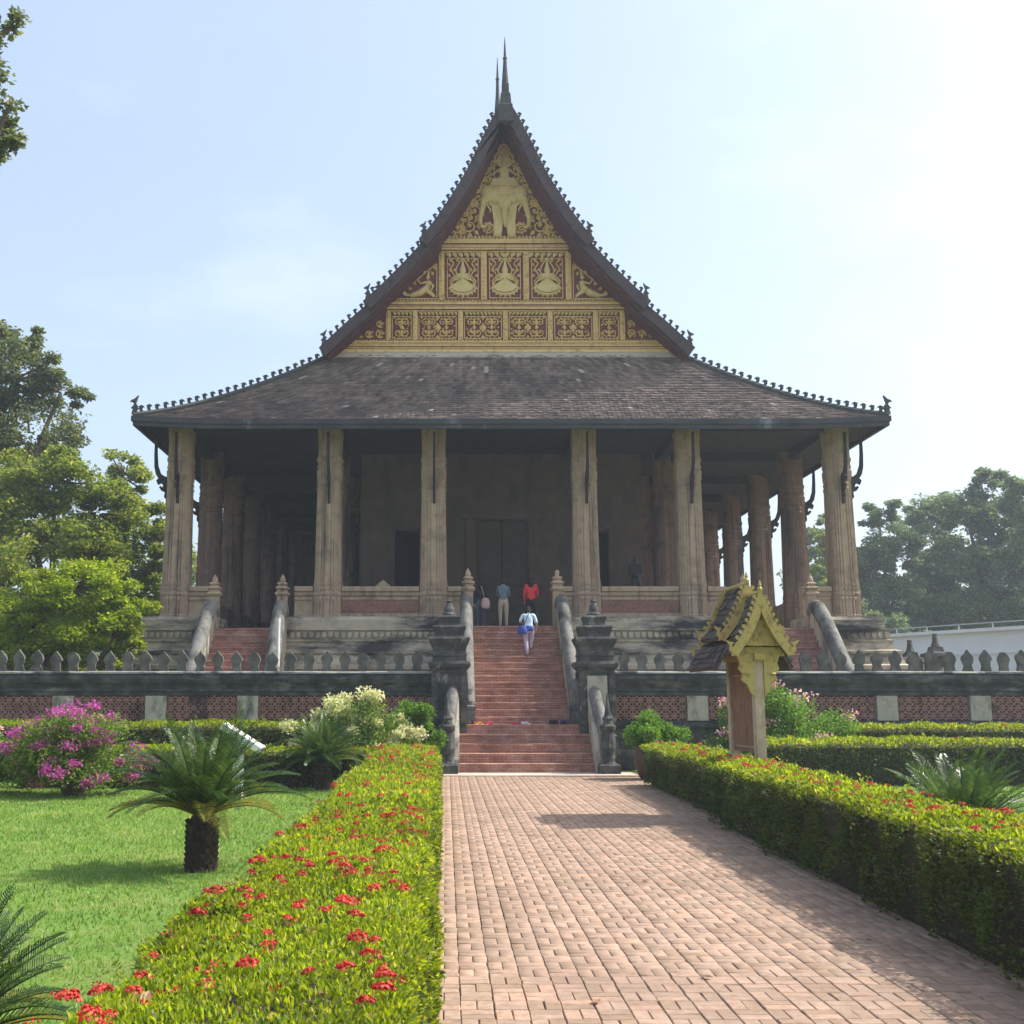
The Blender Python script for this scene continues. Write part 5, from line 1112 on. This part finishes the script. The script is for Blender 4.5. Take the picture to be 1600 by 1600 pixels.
def shrub(name, label, base, r, h, n, leaf, mat, bracts=None, bmat=None, bn=0, seed=1, bsize=.06, cat='bush', clusters=16):
    rg = np.random.default_rng(seed); rr = random.Random(seed); t = thing(name, base, label, cat); B = Vector(base); m = MB()
    P, D, BP, BD = [], [], [], []
    for i in range(clusters * 2):
        a = rr.uniform(0, 6.28); e = rr.uniform(-.1, 1.35); q = rr.uniform(.5, 1)
        c_ = B + Vector((r[0] * math.cos(a) * math.cos(e) * q, r[1] * math.sin(a) * math.cos(e) * q, h * (.22 + .72 * math.sin(e) * q)))
        m.tube(smooth_curve([B + Vector((rr.uniform(-.15, .15), rr.uniform(-.15, .15), -.03)), B.lerp(c_, .5) + Vector((0, 0, .18)), c_], 5), [.03, .026, .022, .018, .013, .008], 5)
        k = max(1, n // (clusters * 2)); w_ = .30 * max(r[0], .5)
        q_ = rg.normal(0, 1, (k, 3)); q_ /= np.linalg.norm(q_, axis=1, keepdims=True); q_ *= (rg.uniform(0, 1, k) ** .5)[:, None] * np.array([w_, w_, w_ * .75])
        P.append(q_ + np.array(c_)); d = rg.normal(0, .8, (k, 3)); d[:, 2] += .3; D.append(d)
        if bn and rr.random() < .6:
            k = max(1, int(bn / (clusters * 1.25))); w2 = w_ * rr.uniform(.35, .75)
            out = np.array([c_.x - B.x, c_.y - B.y, c_.z - B.z - h * .3]); out /= np.linalg.norm(out) + .01
            q_ = rg.normal(0, 1, (k, 3)); q_ /= np.linalg.norm(q_, axis=1, keepdims=True); q_ *= (rg.uniform(0, 1, k) ** .5)[:, None] * np.array([w2, w2, w2 * .6])
            BP.append(q_ + np.array(c_) + out * w_ * .75); BD.append(rg.normal(0, 1, (k, 3)))
    P, D = np.concatenate(P), np.concatenate(D); ok = P[:, 2] > B.z + .04; P, D = P[ok], D[ok]; LL = leaf * rg.uniform(.6, 1.3, len(P)); V, F = leafgeo(P, D, LL, LL * .6)
    m.build('stems', 'bark', t); o = fastmesh('foliage', V, F, mat, t); o['kind'] = 'stuff'
    if bn:
        P, D = np.concatenate(BP), np.concatenate(BD); ok = P[:, 2] > B.z + .1; P, D = P[ok], D[ok]; LL = bsize * rg.uniform(.7, 1.3, len(P)); V, F = leafgeo(P, D, LL, LL * .85); o = fastmesh('flower_bracts', V, F, bmat, t); o['kind'] = 'stuff'
    return t
shrub('bougainvillea', 'large bougainvillea bush covered in magenta flowers on the left lawn', (-7.35, 22.7, 0), (1.3, 1.05), 1.7, 15000, .07, 'boug_l', 1, 'boug_f', 5200, 31, .05, clusters=40)
shrub('bougainvillea', 'pale pink and cream bougainvillea cut by the left edge', (-9.35, 23.2, 0), (.85, .7), 1.35, 6000, .065, 'boug_l', 1, 'boug_p', 3000, 32, .06)
shrub('variegated_bush', 'cream and green variegated bush in front of the left wall near the stairs', (-2.2, 27.3, 0), (1.5, .8), 1.9, 11000, .07, 'boug_l', 1, 'boug_w', 8500, 33, .07, clusters=34)
shrub('leafy_shrub', 'fresh green feathery shrub beside the left gate pillar', (-.78, 28.0, 0), (.75, .7), 1.95, 12000, .07, 'shrub', seed=34, clusters=18)
shrub('bougainvillea', 'green bougainvillea mound with a few pink flowers behind the roofed sign', (8.3, 28.0, 0), (1.7, .9), 2.25, 24000, .08, 'shrub', 1, 'boug_p', 1500, 35, .07, clusters=24)
pt = thing('plant_pot', (4.86, 27.3, 0), 'dark round glazed pot at the right stair foot, half behind the hedge', 'pot')
m = MB(); m.lathe([(.22, 0), (.30, .12), (.38, .35), (.39, .5), (.33, .66), (.30, .70), (.36, .74), (.36, .78), (.30, .78), (.29, .7)], (4.86, 27.3, 0), 20); m.build('body', 'pot', pt, smooth=True)
m = MB(); m.lathe([(.01, .68), (.29, .7), (.29, .66)], (4.86, 27.3, 0), 16); m.build('soil', 'earth', pt)
shrub('leafy_shrub', 'green shrub growing in the dark pot by the right gate pillar', (5.0, 27.4, .6), (.8, .6), .95, 9000, .07, 'shrub', seed=36, clusters=16)

# cycads
def frond_me(L, droop, seed, mat):
    rr = random.Random(seed); V, F = [], []; n = 48
    pts = [Vector((L * t_ * (1 - .12 * t_ * droop), 0, L * (.62 * t_ - droop * .62 * t_ * t_))) for t_ in [i / 16 for i in range(17)]]
    def at(t_):
        k = min(int(t_ * 16), 15); return pts[k].lerp(pts[k + 1], t_ * 16 - k)
    m = MB(); m.tube(pts, [.011 * (1 - .8 * i / 16) for i in range(17)], 4)
    for i in range(n):
        t_ = .12 + .87 * i / n; p = at(t_); d = (at(min(t_ + .03, 1)) - at(max(t_ - .03, 0))).normalized()
        ll = .17 * math.sin(math.pi * min(1, .18 + .80 * t_)) ** .8 * (L / .95)
        for s in (-1, 1):
            side = Vector((0, s, 0)); up = d.cross(side) * s; up = up if up.z > 0 else -up
            q = (side * .85 + d * .55 + up * rr.uniform(.2, .42)).normalized(); w_ = d * .0046 * (L / .95)
            e = p + q * ll * rr.uniform(.9, 1.08) - Vector((0, 0, .015)); mm = p + q * ll * .55 + Vector((0, 0, .006))
            k = len(m.v); m.add([p - w_ * .7, p + w_ * .7, mm + w_ * 1.15, e, mm - w_ * 1.15], [(0, 1, 2, 4), (4, 2, 3)])
    o = m.build('frond', mat, None, recalc=False); me = o.data; bpy.data.objects.remove(o); return me
FR = [frond_me(1.0, d, 50 + i, 'cycad') for i, d in enumerate((.35, .5, .65, .8, .95, 1.1))]
FRY = [frond_me(1.0, d, 60 + i, 'cycad_y') for i, d in enumerate((.7, .95))]
def cycad(label, base, th, tr, L, n, seed, yel=2):
    rr = random.Random(seed); t = thing('cycad', base, label, 'cycad'); B = Vector(base)
    m = MB(); m.lathe([(tr * 1.15, -.02), (tr * 1.05, .05), (tr, th * .5), (tr * 1.05, th * .9), (tr * .7, th + .06), (.02, th + .12)], base, 14)
    rows = max(2, int(th / .055))
    for j in range(rows):
        for i in range(13):
            a = 2 * math.pi * (i + .5 * (j % 2)) / 13; z = .02 + j * th / rows; c_, s_ = math.cos(a), math.sin(a); r_ = tr * 1.0
            q = [(r_, -.04, z), (r_, .04, z), (r_ + .028, 0, z + .055), (r_ - .01, 0, z + .07)]
            m.add([(B.x + x * c_ - y * s_, B.y + x * s_ + y * c_, B.z + zz) for x, y, zz in q], [(0, 1, 2), (1, 3, 2), (3, 0, 2)])
    m.build('trunk', 'cycbark', t)
    for i in range(n):
        q = i / n; el = R(68) * (1 - q) ** .7 + R(6) * q; a = i * 2.399963 + rr.uniform(-.15, .15)
        me = FR[min(5, int(q * 4.5 + rr.uniform(0, 1.4)))]
        if i >= n - yel: me = FRY[i % 2]
        tilt = el - R(22)
        sc2 = L * rr.uniform(.85, 1.08)
        o = place(me, 'frond', t, (B.x + .05 * math.cos(a), B.y + .05 * math.sin(a), B.z + th + .05), scale=(sc2, sc2, sc2), rot=(rr.uniform(-.25, .25), -tilt, a))
        o.rotation_mode = 'XYZ'
    return t
cycad('large sago cycad with thick dark trunk in the middle of the left lawn', (-2.74, 13.0, 0), .54, .17, 1.2, 66, 71, 9)
cycad('sago cycad beside the far end of the left hedge', (-2.57, 24.0, 0), .5, .16, 1.1, 70, 72, 2)
cycad('low sago cycad cut by the bottom left corner', (-2.62, 6.1, 0), .04, .13, .86, 70, 73, 8)
cycad('sago cycad behind the right hedge at the right edge', (5.95, 13.3, 0), .22, .15, 1.1, 70, 74, 3)
cycad('small cycad behind the roofed sign', (5.5, 22.0, 0), .2, .12, .8, 40, 75, 0)

# ================================================================ ROOFED SIGN
SX, SY = 4.9, 18.6
sg_ = thing('roofed_sign', (SX, SY, 0), 'wooden sign board between posts under a small gilded tiered temple roof behind the right hedge', 'sign')
for k, y in enumerate((SY - .62, SY + .62)):
    m = MB(); m.box(SX - .075, SX + .075, y - .075, y + .075, -.1, 3.0); m.build('post', 'spost', sg_)
m = MB(); m.box(SX - .03, SX + .03, SY - .54, SY + .54, 1.05, 2.5); m.build('sign_board', 'sboard', sg_)
for k in range(7):
    m = MB(); m.box(SX - .042, SX - .031, SY - .5, SY + .5, 1.12 + k * .19, 1.13 + k * .19 + .006); 
    if k in (0, 6): m.build('board_batten', 'spost', sg_)
m = MB(); m.box(SX - .09, SX + .09, SY - .8, SY + .8, 2.5, 2.6); m.box(SX - .42, SX + .42, SY - .72, SY - .62, 2.56, 2.70); m.box(SX - .42, SX + .42, SY + .62, SY + .72, 2.56, 2.70); sb = m.build('cross_beam', 'sgold', sg_)
for sgn in (-1, 1):   # carved spandrels under the front beam
    m = MB(); Q = [(.08, 2.56), (.34, 2.56), (.30, 2.45), (.33, 2.36), (.26, 2.28), (.29, 2.18), (.2, 2.12), (.15, 2.0), (.08, 1.92)]
    m.poly([(SX + sgn * u, z) for u, z in Q], SY - .72, SY - .66); m.lathe([(.07, 0), (.05, .02)], (SX + sgn * .22, SY - .69, 2.28), 8); m.build('carved_bracket', 'sgold', sg_)
def sroof(ya, yb_, hw, z0, z1, ov):
    C = smooth_curve([(0, 0, z1), (hw * .22, 0, z1 - (z1 - z0) * .34), (hw * .55, 0, z1 - (z1 - z0) * .68), (hw, 0, z0)], 10)
    for sgn in (-1, 1):
        m = MB(); I = offs(C, .05); I[0] = Vector((0, 0, z1 - .14))
        m.loft([[(SX + sgn * p.x, y, p.z) for p in C] + [(SX + sgn * p.x, y, p.z) for p in reversed(I)] for y in (ya + .04, yb_ - .04)]); r_ = m.build('roof_slope', 'sroof', sg_)
        m = MB()   # shingle courses
        for j in range(7):
            i0 = C[min(10, int((j + 1) * 10 / 7))]; i1 = C[int(j * 10 / 7)]; nrm = Vector((sgn * .75, 0, .55)); ny = 14
            for k in range(ny):
                y0 = ya + .05 + (yb_ - ya - .1) * k / ny; y1 = y0 + (yb_ - ya - .1) / ny * .95; l = .028 + rnd.uniform(0, .028); dz = rnd.uniform(-.03, .02)
                P = [Vector((SX + sgn * i0.x, y0, i0.z + dz)) + nrm * l, Vector((SX + sgn * i0.x, y1, i0.z + dz)) + nrm * l, Vector((SX + sgn * i1.x, y1, i1.z)) + nrm * .008, Vector((SX + sgn * i1.x, y0, i1.z)) + nrm * .008, Vector((SX + sgn * i0.x, y0, i0.z + dz)), Vector((SX + sgn * i0.x, y1, i0.z + dz))]
                m.add(P, [(0, 1, 2, 3), (4, 5, 1, 0)])
        o = m.build('shingles', 'sroof', r_, recalc=False); o['kind'] = 'stuff'
        for y, nm in ((ya, 'bargeboard'), (yb_ - .05, 'bargeboard')):
            m = MB(); O2 = offs(C, -.045); I2 = offs(C, .085); O2[0] = Vector((0, 0, z1 + .07)); I2[0] = Vector((0, 0, z1 - .2))
            m.loft([[(SX + sgn * p.x, yy, p.z) for p in O2] + [(SX + sgn * p.x, yy, p.z) for p in reversed(I2)] for yy in (y, y + .05)]); bb = m.build(nm, 'sgold', sg_)
            for k in range(1, 9):
                p = offs(C, -.04)[k]; place(SFIN, 'crest_finial', bb, (SX + sgn * p.x, y + .025, p.z - .01), scale=(sgn, 1, 1), rot=(0, sgn * .5, 0))
            p = C[-1]; place(SHEAD, 'naga_finial', bb, (SX + sgn * (p.x - .02), y + .025, p.z - .03), scale=(-sgn * 1, 1, 1), rot=(0, sgn * .35, 0))
    m = MB(); m.tube([(SX, ya, z1 + .03), (SX, yb_, z1 + .03)], .035, 6); m.build('ridge', 'sgold', sg_)
    m = MB(); m.lathe([(.03, 0), (.045, .06), (.02, .1), (.03, .12), (.004, .2)], (SX, ya + .03, z1 + .03), 7); m.build('apex_finial', 'sgold', sg_)
m = MB(); m.poly([(x * .30, z * .30) for x, z in fin], -.018, .018); SFIN = proto(m, 'crest_finial', 'sgold')
m = MB(); m.poly([(x * .42, z * .42) for x, z in hd], -.02, .02); SHEAD = proto(m, 'naga_finial', 'sgold')
sroof(SY - .95, SY + 1.1, .48, 2.60, 3.52, .1)
sroof(SY - .35, SY + .75, .48, 2.86, 3.72, .1)
m = MB(); m.box(SX - .72, SX - .5, SY - .3, SY + 1.05, 2.34, 2.38)
m = MB(); m.poly([(SX - .40, 2.72), (SX + .40, 2.72), (SX + .2, 3.04), (SX, 3.34), (SX - .2, 3.04)], SY - .80, SY - .74); tp = m.build('gable_panel', 'sgold', sg_)
m = MB()
for k in range(26):
    u = rnd.uniform(-.3, .3); z = rnd.uniform(2.76, 3.25)
    if abs(u) > .36 * (3.38 - z) / .66: continue
    m.ball((SX + u, SY - .81, z), (.03, .02, .04), 5, 3)
o = m.build('gable_carving', 'sgold', tp); o['kind'] = 'stuff'
for sgn in (-1, 1):   # flared lower eave boards
    m = MB(); m.loft([[(SX + sgn * .43, y, 2.66), (SX + sgn * .60, y, 2.34), (SX + sgn * .62, y, 2.39), (SX + sgn * .45, y, 2.73)] for y in (SY - .5, SY + 1.05)]); lo = m.build('lower_roof_slope', 'sroof', sg_)
    m = MB()
    for j in range(4):
        for k in range(14):
            y0 = SY - .48 + 1.5 * k / 14; u0, u1 = (j + 1.15) / 4, j / 4; l = .02 + rnd.uniform(0, .03)
            pt_ = lambda u, y, e: (SX + sgn * (.45 + .17 * u + e * .84), y, 2.73 - .34 * u + e * .52)
            m.add([pt_(u0, y0, l), pt_(u0, y0 + .103, l), pt_(u1, y0 + .103, .006), pt_(u1, y0, .006), pt_(u0, y0, -.01), pt_(u0, y0 + .103, -.01)], [(0, 1, 2, 3), (4, 5, 1, 0)])
    o = m.build('shingles', 'sroof', lo, recalc=False); o['kind'] = 'stuff'

sg_.rotation_euler = (0, 0, R(4))
# white slanted information slab on the lawn
t = thing('information_slab', (-4.25, 22.0, 0), 'white slanted information slab on a low stand behind the large cycad', 'information board')
m = MB(); m.poly([(-4.32, 1.33), (-3.56, .87), (-3.50, .96), (-4.26, 1.43)], 21.72, 22.3); m.build('slab', 'slab', t)
m = MB(); m.box(-4.08, -3.9, 21.9, 22.12, 0, 1.08); m.build('stand', 'slab', t)

# ================================================================ PEOPLE
def figure(name, label, loc, H, pose, mats, zones, hair=None, rz=0., cat='person', fingers=True):
    """one skinned body; pose overrides joints (unit height, facing +y)"""
    J = dict(pelvis=(0, 0, .53), waist=(0, 0, .60), chest=(0, .0, .72), neck=(0, 0, .825), head=(0, .01, .875), crown=(0, .005, .955),
             shl=(-.095, 0, .795), ell=(-.125, -.012, .635), wrl=(-.125, .03, .49), shr=(.095, 0, .795), elr=(.125, -.012, .635), wrr=(.125, .03, .49),
             hil=(-.055, 0, .50), knl=(-.06, .01, .285), anl=(-.06, -.015, .05), tol=(-.07, .085, .018), hir=(.055, 0, .50), knr=(.06, .01, .285), anr=(.06, -.015, .05), tor=(.07, .085, .018))
    J.update(pose)
    RAD = dict(pelvis=.085, waist=.078, chest=.092, neck=.032, head=.052, crown=.035, shl=.045, ell=.03, wrl=.02, shr=.045, elr=.03, wrr=.02, hil=.068, knl=.043, anl=.028, tol=.022, hir=.068, knr=.043, anr=.028, tor=.022)
    E_ = [('pelvis', 'waist'), ('waist', 'chest'), ('chest', 'neck'), ('neck', 'head'), ('head', 'crown'), ('chest', 'shl'), ('shl', 'ell'), ('ell', 'wrl'), ('chest', 'shr'), ('shr', 'elr'), ('elr', 'wrr'),
          ('pelvis', 'hil'), ('hil', 'knl'), ('knl', 'anl'), ('anl', 'tol'), ('pelvis', 'hir'), ('hir', 'knr'), ('knr', 'anr'), ('anr', 'tor')]
    Z = {e: zones.get(e[1], 0) for e in E_}
    for s in ('l', 'r'):
        wv = Vector(J['wr' + s]); d = (wv - Vector(J['el' + s])).normalized(); pm = wv + d * .03; J['pa' + s] = tuple(pm); RAD['pa' + s] = .02; E_.append(('wr' + s, 'pa' + s)); Z[E_[-1]] = 0
        if fingers:
            sv = d.cross(Vector((1, 0, 0))).normalized()
            for k, (o_, l) in enumerate(((-.016, .038), (-.006, .046), (.005, .044), (.015, .034), (.026, .022))):
                a = pm + sv * o_ * .9 + d * (.012 if k < 4 else -.008); b_ = a + d * l * .6 + sv * (.010 if k == 4 else 0); 
                for nm, p in (('f%d%sa' % (k, s), a), ('f%d%sb' % (k, s), b_)): J[nm] = tuple(p); RAD[nm] = .0062
                E_ += [('pa' + s, 'f%d%sa' % (k, s)), ('f%d%sa' % (k, s), 'f%d%sb' % (k, s))]; Z[E_[-1]] = Z[E_[-2]] = 0
    names = list(J); idx = {n: i for i, n in enumerate(names)}
    me = bpy.data.meshes.new('body'); me.from_pydata([tuple(Vector(J[n]) * H) for n in names], [(idx[a], idx[b_]) for a, b_ in E_], [])
    o = bpy.data.objects.new('tmp', me); COL.objects.link(o)
    md = o.modifiers.new('s', 'SKIN'); md.use_smooth_shade = True
    for i, n in enumerate(names):
        sv = me.skin_vertices[0].data[i]; r_ = RAD[n] * H; sv.radius = (r_, r_ * (.72 if n in ('chest', 'waist', 'pelvis') else 1)); sv.use_root = (n == 'pelvis')
    o.modifiers.new('u', 'SUBSURF').levels = 2; o.modifiers['u'].render_levels = 2
    dg = bpy.context.evaluated_depsgraph_get(); bm = bpy.data.meshes.new_from_object(o.evaluated_get(dg)); bpy.data.objects.remove(o)
    bm.name = 'body'; bm.materials.clear()
    for k in mats: bm.materials.append(k)
    segs = [(Vector(J[a]) * H, Vector(J[b_]) * H, Z[(a, b_)]) for a, b_ in E_]
    for p in bm.polygons:
        c_ = p.center; best = 9; z_ = 0
        for a, b_, zz in segs:
            ab = b_ - a; t_ = max(0, min(1, (c_ - a).dot(ab) / ab.length_squared)); d = (c_ - a - ab * t_).length
            if d < best: best, z_ = d, zz
        p.material_index = z_; p.use_smooth = True
    t = thing(name, loc, label, cat); t.rotation_euler = (0, 0, rz)
    ob = bpy.data.objects.new('body', bm); COL.objects.link(ob); ob.parent = t
    def child(m, nm, mat):
        oo = m.build(nm, mat, None, smooth=True); oo.parent = t; return oo
    if hair:
        hm, long_ = hair; h = Vector(J['head']) * H; m = MB(); m.ball((h.x, h.y - .012 * H, h.z + .035 * H), (.056 * H, .06 * H, .062 * H), 12, 8)
        if long_: m.loft([[(h.x + w_ * H * math.cos(a), h.y - .035 * H + d_ * H * math.sin(a), h.z + z_ * H) for a in [k * math.pi / 5 for k in range(10)]] for w_, d_, z_ in ((.05, .04, .04), (.058, .032, -.03), (.06, .025, -.1), (.05, .02, -long_))])
        child(m, 'hair', hm)
    return t, child
skin = plain('skin', (.40, .24, .16)); black = plain('black_hair', (.012, .010, .010)); navy = plain('dark_navy_cloth', (.02, .022, .035)); greyb = plain('grey_blue_shirt', (.10, .15, .18))
khaki = plain('khaki_cloth', (.38, .32, .23)); red = plain('red_shirt', (.62, .05, .05)); dark = plain('black_trousers', (.018, .018, .022)); white = plain('white_blue_shirt', (.55, .68, .74)); palep = plain('pale_lilac_trousers', (.50, .44, .58)); blue = plain('blue_cloth', (.05, .075, .30)); shoe = plain('sole', (.35, .3, .26)); pink = plain('pink_bag', (.55, .36, .34)); jean = plain('denim', (.06, .08, .13))
top_ = dict(waist=1, chest=1, neck=1, shl=1, ell=1, shr=1, elr=1); legs = dict(hil=2, hir=2, knl=2, knr=2, anl=2, anr=2)
figure('person', 'person in grey-blue shirt and khaki trousers seen from behind at the stair top', (A - .28, 35.45, FL + .0), 1.58, dict(wrl=(-.06, .11, .62), ell=(-.115, .02, .65), wrr=(.06, .11, .63), elr=(.12, .02, .65), head=(.01, .03, .87), crown=(.01, .035, .95)), [skin, greyb, khaki, shoe], {**top_, **legs, 'tol': 3, 'tor': 3, 'pelvis': 2}, (black, 0))
figure('person', 'person in red shirt and black trousers standing at the stair top', (A + .62, 35.7, FL + .0), 1.68, dict(wrl=(-.12, .05, .50), wrr=(.09, .12, .56), elr=(.125, 0, .64), knl=(-.05, .0, .285)), [skin, red, dark, shoe], {**top_, **legs, 'wrl': 1, 'wrr': 1, 'tol': 3, 'tor': 3}, (black, .12))
p, ch = figure('person', 'dark-dressed person half hidden behind the left stair-top post', (A - 1.0, 35.7, FL + .0), 1.56, dict(wrr=(.12, .03, .50)), [skin, navy, jean, shoe], {**top_, **legs, 'wrl': 1, 'wrr': 1, 'tol': 3, 'tor': 3}, (black, .10), rz=.3)
m = MB(); bx = A - .84; m.loft([[(bx + w_ * math.cos(a), 35.56 + .05 * math.sin(a), z) for a in [k * math.pi / 4 for k in range(8)]] for w_, z in ((.10, 4.70), (.15, 4.78), (.14, 4.92), (.10, 5.02), (.03, 5.05))]); m.tube([(bx - .02, 35.56, 5.03), (bx - .10, 35.52, 5.3), (bx - .14, 35.55, 5.42)], .012, 5)
tag(m.build('shoulder_bag', pink, None, True, rootloc=(bx, 35.56, 4.7)), 'small pinkish shoulder bag hanging from the dark-dressed person', 'bag')
zs = 1.2 + (FL - 1.2) * 10 / 15
figure('person', 'person in pale blue-white top climbing the red brick stairs', (A + .38, 33.58, zs), 1.56, dict(pelvis=(0, 0, .53), chest=(-.005, .05, .715), waist=(0, .02, .6), neck=(-.005, .075, .82), head=(-.01, .10, .865), crown=(-.01, .12, .945), shl=(-.11, .05, .795), shr=(.10, .05, .795), ell=(-.165, .03, .66), wrl=(-.08, .13, .62), elr=(.15, .02, .64), wrr=(.14, .08, .51), knr=(.055, .10, .36), anr=(.05, .12, .17), tor=(.05, .21, .145), knl=(-.055, .03, .29), anl=(-.03, -.02, .055)), [skin, white, palep, shoe], {**top_, **legs, 'tol': 3, 'tor': 3}, (black, .16))
m = MB(); bx = A + .17; by = 33.42; bz = zs + .62; m.loft([[(bx + w_ * math.cos(a), by + .07 * math.sin(a), bz + z) for a in [k * math.pi / 4 for k in range(8)]] for w_, z in ((.10, .02), (.15, .08), (.155, .17), (.11, .25), (.03, .28))]); m.tube([(bx + .05, by, bz + .28), (bx + .14, by - .03, bz + .5), (bx + .22, by + .05, bz + .66)], .014, 5)
tag(m.build('shoulder_bag', blue, None, True, rootloc=(bx, by, bz)), 'round dark blue shoulder bag of the person climbing the stairs', 'bag')
m = MB(); c_ = (A + .38, 33.56, zs); m.loft([[(c_[0] + w_ * math.cos(a), c_[1] + .02 + w_ * .72 * math.sin(a), c_[2] + z) for a in [k * math.pi / 5 for k in range(10)]] for w_, z in ((.155, .74), (.16, .82), (.148, .9))])
tag(m.build('waist_cloth', blue, None, True, rootloc=c_), 'blue cloth tied round the waist of the person climbing the stairs', 'cloth')
# statue in the gallery
t, ch = figure('statue', 'dark bronze statue standing in the shaded gallery behind the right parapet', (A + 4.75, 40.2, FL + .95), 1.95, dict(wrl=(-.05, .1, .62), wrr=(.05, .1, .62), crown=(0, 0, .99)), [MT['bronze']] * 4, {}, None, rz=math.pi, cat='statue', fingers=True)
m = MB(); m.sq([(.55, -.95), (.55, -.7), (.46, -.66), (.46, -.3), (.55, -.22), (.5, -.05), (.4, 0)], (0, 0, 0)); oo = m.build('pedestal', 'dark', None); oo.parent = t
# shoes left on the landing
def shoe_me(col, sandal):
    m = MB(); O_ = [(-.035, -.12), (.035, -.12), (.045, 0), (.05, .08), (.02, .14), (-.03, .13), (-.045, .05)]
    m.loft([[(x * s_, y * s_, z) for x, y in O_] for s_, z in ((1, 0), (1.02, .025))])
    if sandal: m.tube([(-.045, .03, .02), (0, .06, .06), (.048, .03, .02)], .012, 5); m.tube([(0, .06, .06), (0, .1, .03)], .01, 5)
    else: m.loft([[(x * s_, -.01 + y * s_ + dy, z) for x, y in O_] for s_, z, dy in ((.98, .024, 0), (.9, .06, 0), (.62, .085, -.03), (.5, .1, -.05))])
    return proto(m, 'shoe', col)
orange = plain('orange_sandal', (.65, .25, .05)); pinkr = plain('red_sandal', (.6, .05, .12)); blk = plain('black_shoe', (.02, .02, .025)); wht = plain('white_sandal', (.7, .72, .72)); nvy = plain('navy_shoe', (.02, .025, .09)); brn = plain('brown_shoe', (.12, .07, .05))
for x, col, nm, sd2 in ((-1.42, brn, 'dark brown', 0), (-1.2, orange, 'orange', 1), (-.92, pinkr, 'red', 1), (-.18, pinkr, 'crimson', 1), (.06, wht, 'white', 1), (.82, blk, 'black', 0), (1.12, nvy, 'shiny navy', 0)):
    me = shoe_me(col, sd2); kind = 'sandal' if sd2 else 'shoe'
    for k in (-1, 1):
        o = place(me, kind, None, (A + x + k * .055, 30.98 + rnd.uniform(-.04, .04), 1.204), scale=(1.1,) * 3, rot=(0, 0, rnd.uniform(-.5, .5)))
        tag(o, f'{"left" if k < 0 else "right"} one of the pair of {nm} {kind}s on the stair landing', 'shoe', 'shoes left on the landing')
# dry fallen leaves
dl = MB(); q = [(0, -.05), (.025, -.02), (.03, .015), (0, .06), (-.03, .015), (-.025, -.02)]
dl.add([(x, y, .012 + 6 * x * x) for x, y in q] + [(0, 0, .004)], [(i, (i + 1) % 6, 6) for i in range(6)])
oo = dl.build('dry_leaf', 'dry', None, recalc=False); DL = oo.data; bpy.data.objects.remove(oo)
for (yy, ny) in ((8.4, 'nearest'), (12.0, 'middle'), (17.5, 'far')):
    for (xx, nx_) in ((.6, 'left'), (1.9, 'centre'), (3.3, 'right')):
        o = place(DL, 'dry_leaf', None, (xx + rnd.uniform(-.35, .35), yy + rnd.uniform(-1, 1), .005), scale=(rnd.uniform(.5, .9),) * 3, rot=(0, 0, rnd.uniform(0, 6)))
        tag(o, f'small dry brown leaf on the {nx_} of the {ny} stretch of brick path', 'leaf', 'dry leaves on the path')
for i, (x, y, z, nm) in enumerate(((-1.03, 4.05, .885, 'nearest'), (-.72, 5.3, .89, 'second nearest'), (-1.1, 6.2, .89, 'third nearest'))):
    o = place(DL, 'dry_leaf', None, (x, y, z), scale=(.6,) * 3, rot=(.5, .4, i * 2.0)); tag(o, f'dry tan leaf on top of the left flowering hedge, {nm} to the viewer', 'leaf', 'dry leaves on the left hedge')

# ================================================================ warm-season haze
m = MB(); m.box(-960, 960, -320, 2520, -1.1, 34)
hz = m.build('haze', [], None); hm = bpy.data.materials.new('haze'); hm.use_nodes = True; tt = hm.node_tree; tt.nodes.clear()
pv = tt.nodes.new('ShaderNodeVolumePrincipled'); pv.inputs['Color'].default_value = (.78, .90, 1, 1); pv.inputs['Density'].default_value = .0010; pv.inputs['Anisotropy'].default_value = .3
ho = tt.nodes.new('ShaderNodeOutputMaterial'); tt.links.new(pv.outputs[0], ho.inputs['Volume']); hz.data.materials.append(hm)
tag(hz, 'thin pale haze filling the air over the garden', 'haze', kind='stuff')
